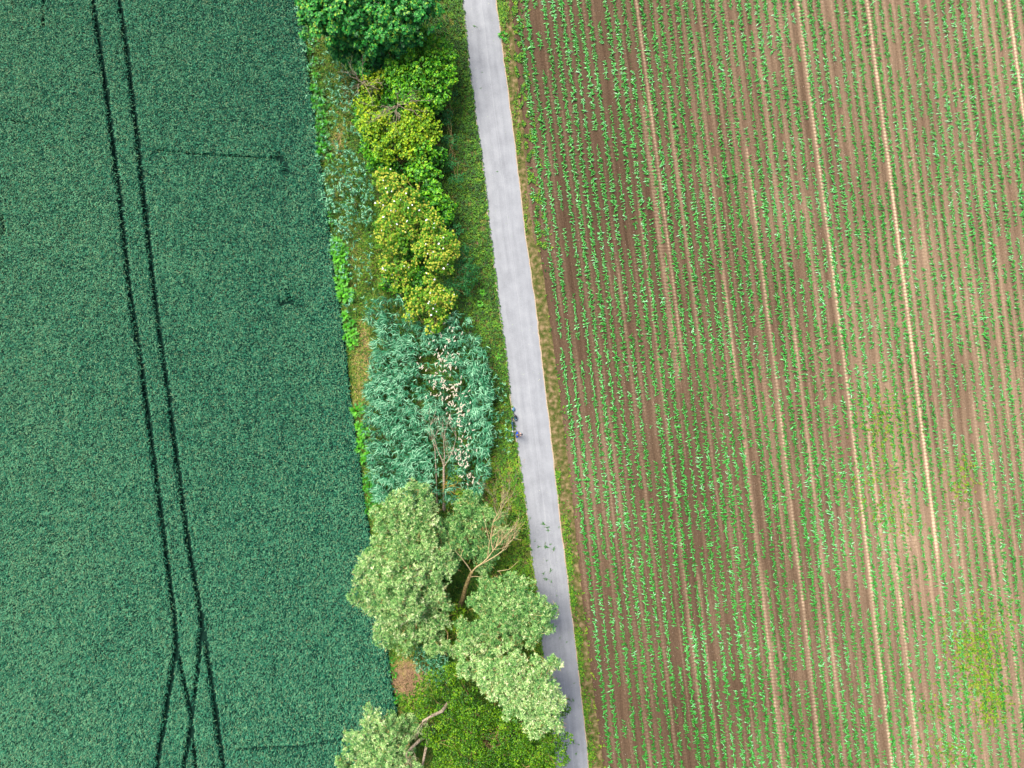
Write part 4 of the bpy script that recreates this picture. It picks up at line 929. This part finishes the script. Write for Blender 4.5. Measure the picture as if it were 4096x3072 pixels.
# local +x = forward; leans to local -y a little
lean = Matrix.Rotation(R(5), 4, 'X')
bike.matrix_world = Matrix.Translation((bloc[0], bloc[1], .03)) @ Matrix.Rotation(R(-85.5), 4, 'Z') @ Matrix.Rotation(R(5), 4, 'X')
for xx, nm in ((-.53, 0), (.55, 1)):
    g = Geo(); torus(g, (xx, 0, .345), .325, .022); wo = g.build("wheel", M['tyre'], bike, (xx, 0, .345), smooth=True); wo.location = (xx, 0, .345)
    g = Geo(); torus(g, (0, 0, 0), .298, .011); g.build("rim", M['steel'], wo, smooth=True)
    g = Geo(); cyl(g, (0, -.05, 0), (0, .05, 0), .02)
    for k in range(18):
        a = k / 18 * 6.283; cyl(g, (0, .02 * (-1) ** k, 0), (math.cos(a) * .298, 0, math.sin(a) * .298), .0018, sides=4)
    g.build("spokes", M['steel'], wo)
g = Geo()
bb = (-.08, 0, .29); st = (-.22, 0, .80); hd0 = (.38, 0, .84); hd1 = (.42, 0, .66)
for a, b, r in ((bb, st, .017), (bb, hd1, .022), ((-.19, 0, .73), hd0, .019), (hd0, hd1, .022)): cyl(g, a, b, r, sides=12)
for s_ in (-1, 1):
    cyl(g, (-.53, .055 * s_, .345), (-.08, .035 * s_, .29), .010); cyl(g, (-.53, .055 * s_, .345), (-.2, .02 * s_, .74), .009)
g.build("frame", M['frame_blue'], bike, smooth=True)
g = Geo()
for s_ in (-1, 1): cyl(g, (.42, .05 * s_, .68), (.55, .055 * s_, .345), .014, .010)
g.build("fork", M['frame_blue'], bike, smooth=True)
g = Geo(); cyl(g, (.375, 0, .84), (.36, 0, 1.0), .018); ellip(g, (.38, 0, 1.0), (.09, .035, .03)); g.build("stem", M['pale_grey'], bike, smooth=True)
g = Geo(); tubes(g, [(np.array([(.26, -.30, 1.0), (.36, -.22, 1.02), (.41, 0, 1.01), (.36, .22, 1.02), (.26, .30, 1.0)]), .012)], 8)
hb = g.build("handlebar", M['steel'], bike, smooth=True)
for s_ in (-1, 1):
    g = Geo(); cyl(g, (.33, .25 * s_, 1.015), (.22, .325 * s_, .995), .018); g.build("grip", M['tyre'], hb, smooth=True)
g = Geo(); cyl(g, (-.2, 0, .74), (-.25, 0, .93), .013); g.build("seat_post", M['steel'], bike, smooth=True)
g = Geo(); ellip(g, (-.32, 0, .955), (.11, .085, .035)); ellip(g, (-.2, 0, .955), (.15, .04, .028)); g.build("saddle", M['teal'], bike, smooth=True)
g = Geo(); torus(g, (-.08, -.04, .29), .09, .008, n=24, k=6); cyl(g, (-.08, -.06, .29), (.06, -.06, .2), .01); cyl(g, (-.08, .06, .29), (-.22, .06, .38), .01); g.build("crank", M['steel'], bike)
for s_, p_ in ((-1, (.06, -.11, .2)), (1, (-.22, .11, .38))):
    g = Geo(); ellip(g, p_, (.045, .05, .014)); g.build("pedal", M['tyre'], bike)
g = Geo()
for s_ in (-1, 1): cyl(g, (-.78, .06 * s_, .75), (-.28, .05 * s_, .75), .007); cyl(g, (-.6, .06 * s_, .75), (-.53, .06 * s_, .345), .006)
for k in range(4): cyl(g, (-.75 + k * .13, -.06, .75), (-.75 + k * .13, .06, .75), .005)
g.build("rack", M['tyre'], bike)
g = Geo(); cyl(g, (-.15, .06, .28), (-.22, .26, -.02), .01); g.build("kickstand", M['steel'], bike)
for s_, c_ in ((.55, 0), (-.53, 0)):
    g = Geo(); th = np.linspace(R(20), R(160), 14); tubes(g, [(np.stack([s_ + .37 * np.cos(th), 0 * th, .345 + .37 * np.sin(th)], -1), .018)], 6); g.build("mudguard", M['frame_blue'], bike)

# ------------------------------------------------------------------ black rucksack beside the rear wheel, small blue bag above it
q = P(2062, 1671, .2)
o = empty("rucksack", (q[0], q[1], .06), "bulky black and dark teal rucksack with a shiny lid beside the rear bicycle wheel", "rucksack", rz=R(12))
g = Geo(); ellip(g, (0, -.05, .17), (.13, .22, .17), 20, 12); b_o = g.build("body", M['teal'], o, smooth=True)
g = Geo(); ellip(g, (.02, .12, .24), (.11, .23, .12), 20, 12, rot=Matrix.Rotation(R(25), 4, 'Z')); g.build("lid", plain("glossy_black", (.012, .012, .02), .25, 0, .6), o, smooth=True)
for s_ in (-1, 1):
    g = Geo(); tubes(g, [(np.array([(-.10, .08 * s_ - .05, .28), (-.19, .09 * s_ - .05, .2), (-.17, .09 * s_ - .05, .06)]), .016)], 6); g.build("strap", M['black'], o, smooth=True)
g = Geo(); ellip(g, (.03, -.17, .31), (.035, .02, .012)); g.build("buckle", M['steel'], o)
q = P(2053, 1637, .15)
o = empty("striped_bag", (q[0], q[1], .05), "small light blue bag with dark stripes lying at the road edge above the bicycle", "bag", rz=R(-8))
m_, nt, b = mat("striped_cloth", .7); tc = nt.nodes.new("ShaderNodeTexCoord"); wv = nt.nodes.new("ShaderNodeTexWave"); wv.inputs["Scale"].default_value = 3.2; wv.bands_direction = 'X'
nt.links.new(tc.outputs["Object"], wv.inputs["Vector"]); nt.links.new(ramp(nt, wv.outputs["Fac"], [(.4, (.015, .05, .13)), (.55, (.12, .30, .42))]), b.inputs["Base Color"])
g = Geo(); ellip(g, (.03, 0, .12), (.13, .19, .12), 20, 12); g.build("body", m_, o, smooth=True)
g = Geo(); 
th = np.linspace(0, 2 * np.pi, 25); tubes(g, [(np.stack([-.09 + .045 * np.cos(th), .11 * np.sin(th), .17 + .02 * np.cos(th)], -1), .022)], 8); g.build("rim", M['black'], o, smooth=True)
g = Geo(); ellip(g, (-.10, .01, .165), (.035, .085, .02)); g.build("lining", M['pale_grey'], o, smooth=True)

# ------------------------------------------------------------------ person
M['skin'] = plain("skin", (.62, .36, .26), .5, var=.05)
M['shirt'] = plain("blue_shirt", (.01, .06, .42), .8)
M['shorts'] = plain("dark_shorts", (.02, .035, .07), .8)
M['hair'] = plain("grey_brown_hair", (.16, .13, .09), .7, var=.5, scale=60)
M['shoe'] = plain("dark_shoe", (.04, .04, .05), .6)
def capsules(g, chain):
    for (a, ra, b, rb) in chain:
        a = np.array(a, float); b = np.array(b, float); n = 9; t = np.linspace(0, 1, n)
        ext = unit(b - a); pts = np.concatenate([[a - ext * ra, a - ext * ra * .7], a + (b - a) * t[:, None], [b + ext * rb * .7, b + ext * rb]])
        rr = np.concatenate([[ra * .08, ra * .7], ra + (rb - ra) * t, [rb * .7, rb * .08]])
        tubes(g, [(pts, rr)], 14)
def fused(name, chain, els, m_, parent, vox=.011, sm=4):
    """union of tapered limbs remeshed to one continuous surface"""
    g = Geo(); capsules(g, chain)
    for c, r in els: ellip(g, c, r, 20, 14)
    t = g.build("tmp", m_)
    md = t.modifiers.new("r", 'REMESH'); md.mode = 'VOXEL'; md.voxel_size = vox; md.use_smooth_shade = True
    s2 = t.modifiers.new("s", 'SMOOTH'); s2.iterations = sm; s2.factor = .5
    dg = bpy.context.evaluated_depsgraph_get(); me = bpy.data.meshes.new_from_object(t.evaluated_get(dg))
    bpy.data.objects.remove(t, do_unlink=True); me.name = name
    for p_ in me.polygons: p_.use_smooth = True
    return link(name, me, parent)
q = P(2069, 1738, 1.2)
per = empty("person", (q[0], q[1], .05), "person in a blue t-shirt standing on the road edge, holding a controller in both hands", "person")
# local +x = facing (east), +y = left (north)
leg = lambda s: [((0, .10 * s, .92), .095, (.02, .11 * s, .52), .062), ((.02, .11 * s, .52), .060, (-.01, .12 * s, .10), .040), ((-.02, .12 * s, .06), .045, (.14, .14 * s, .045), .036)]
arm = lambda s: [((.0, .17 * s, 1.42), .062, (.03, .235 * s, 1.16), .045), ((.03, .235 * s, 1.16), .043, (.25, .10 * s, 1.14), .030), ((.25, .10 * s, 1.14), .032, (.30, .085 * s, 1.15), .030)]
body = leg(1) + leg(-1) + arm(1) + arm(-1)
for s in (1, -1):
    for k, (dz, ln) in enumerate(((.03, .060), (.012, .070), (-.006, .066), (-.022, .052))):      # four fingers curled under the controller
        a = (.315, .075 * s, 1.15 + dz); b = (.335 + ln * .35, .055 * s, 1.145 + dz); c = (.335 + ln * .3, (.055 - ln * .45) * s, 1.135 + dz)
        body += [(a, .0095, b, .009), (b, .009, c, .0078)]
    body += [((.29, .07 * s, 1.17), .012, (.315, .045 * s, 1.19), .010), ((.315, .045 * s, 1.19), .010, (.325, .03 * s, 1.185), .009)]  # thumbs on the sticks
body += [((0, 0, .95), .13, (0, 0, 1.2), .115), ((0, 0, 1.2), .12, (0, 0, 1.38), .12), ((0, -.12, 1.42), .065, (0, .12, 1.42), .065), ((.0, 0, 1.44), .055, (.03, 0, 1.58), .05),
         ((.13, 0, 1.635), .012, (.155, 0, 1.60), .016)]
els = [((.045, 0, 1.67), (.098, .077, .118)), ((.06, 0, 1.61), (.07, .055, .06)), ((.035, .08, 1.655), (.02, .012, .032)), ((.035, -.08, 1.655), (.02, .012, .032)), ((.125, 0, 1.575), (.02, .03, .01))]
fused("body", body, els, M['skin'], per, .009, 2)
fused("t_shirt", [((0, 0, .93), .145, (0, 0, 1.2), .135), ((0, .0, 1.2), .14, (0, 0, 1.38), .135), ((0, -.15, 1.43), .075, (0, .15, 1.43), .075), ((0, .18, 1.425), .078, (.02, .228, 1.24), .062), ((0, -.18, 1.425), .078, (.02, -.228, 1.24), .062)], [((0, 0, 1.3), (.13, .2, .17)), ((0, 0, 1.05), (.13, .165, .16))], M['shirt'], per, .012, 3)
fused("shorts", [((0, .10, .94), .115, (.02, .115, .50), .088), ((0, -.10, .94), .115, (.02, -.115, .50), .088)], [((0, 0, .94), (.125, .175, .12))], M['shorts'], per, .012, 3)
fused("hair", [], [((.025, 0, 1.70), (.105, .086, .105)), ((-.01, 0, 1.66), (.08, .08, .09))], M['hair'], per, .009, 2)
for s in (1, -1):
    fused("shoe", [((-.03, .12 * s, .045), .048, (.15, .145 * s, .035), .042)], [], M['shoe'], per, .009, 2)
    g = Geo(); ellip(g, (.128, .032 * s, 1.675), (.012, .014, .010), 10, 8); ey = g.build("eye", plain("eye_white", (.8, .8, .78), .3), per, smooth=True)
    g = Geo(); ellip(g, (.138, .032 * s, 1.675), (.004, .006, .006), 8, 6); g.build("iris", M['tyre'], ey, smooth=True)
# controller held in both hands
o = empty("remote_controller", (q[0] + .335, q[1], 1.21), "black two-stick remote controller held by the standing person", "controller")
import bmesh
def rbox(name, sz, m_, parent, loc=(0, 0, 0), bev=.01):
    bm = bmesh.new(); bmesh.ops.create_cube(bm, size=1.0)
    for v in bm.verts: v.co = Vector((v.co.x * sz[0] + loc[0], v.co.y * sz[1] + loc[1], v.co.z * sz[2] + loc[2]))
    bmesh.ops.bevel(bm, geom=list(bm.edges), offset=bev, segments=3, affect='EDGES'); me = bpy.data.meshes.new(name); bm.to_mesh(me); bm.free(); me.materials.append(m_)
    return link(name, me, parent)
rbox("housing", (.11, .17, .045), M['black'], o, (0, 0, -.035), .012)
rbox("screen", (.09, .16, .012), plain("dark_screen", (.02, .03, .045), .15, 0, .6), o, (.095, 0, .005), .003)
for s in (1, -1):
    g = Geo(); cyl(g, (-.015, .05 * s, -.015), (-.015, .05 * s, .012), .004); ellip(g, (-.015, .05 * s, .014), (.008, .008, .004)); g.build("stick", M['steel'], o)
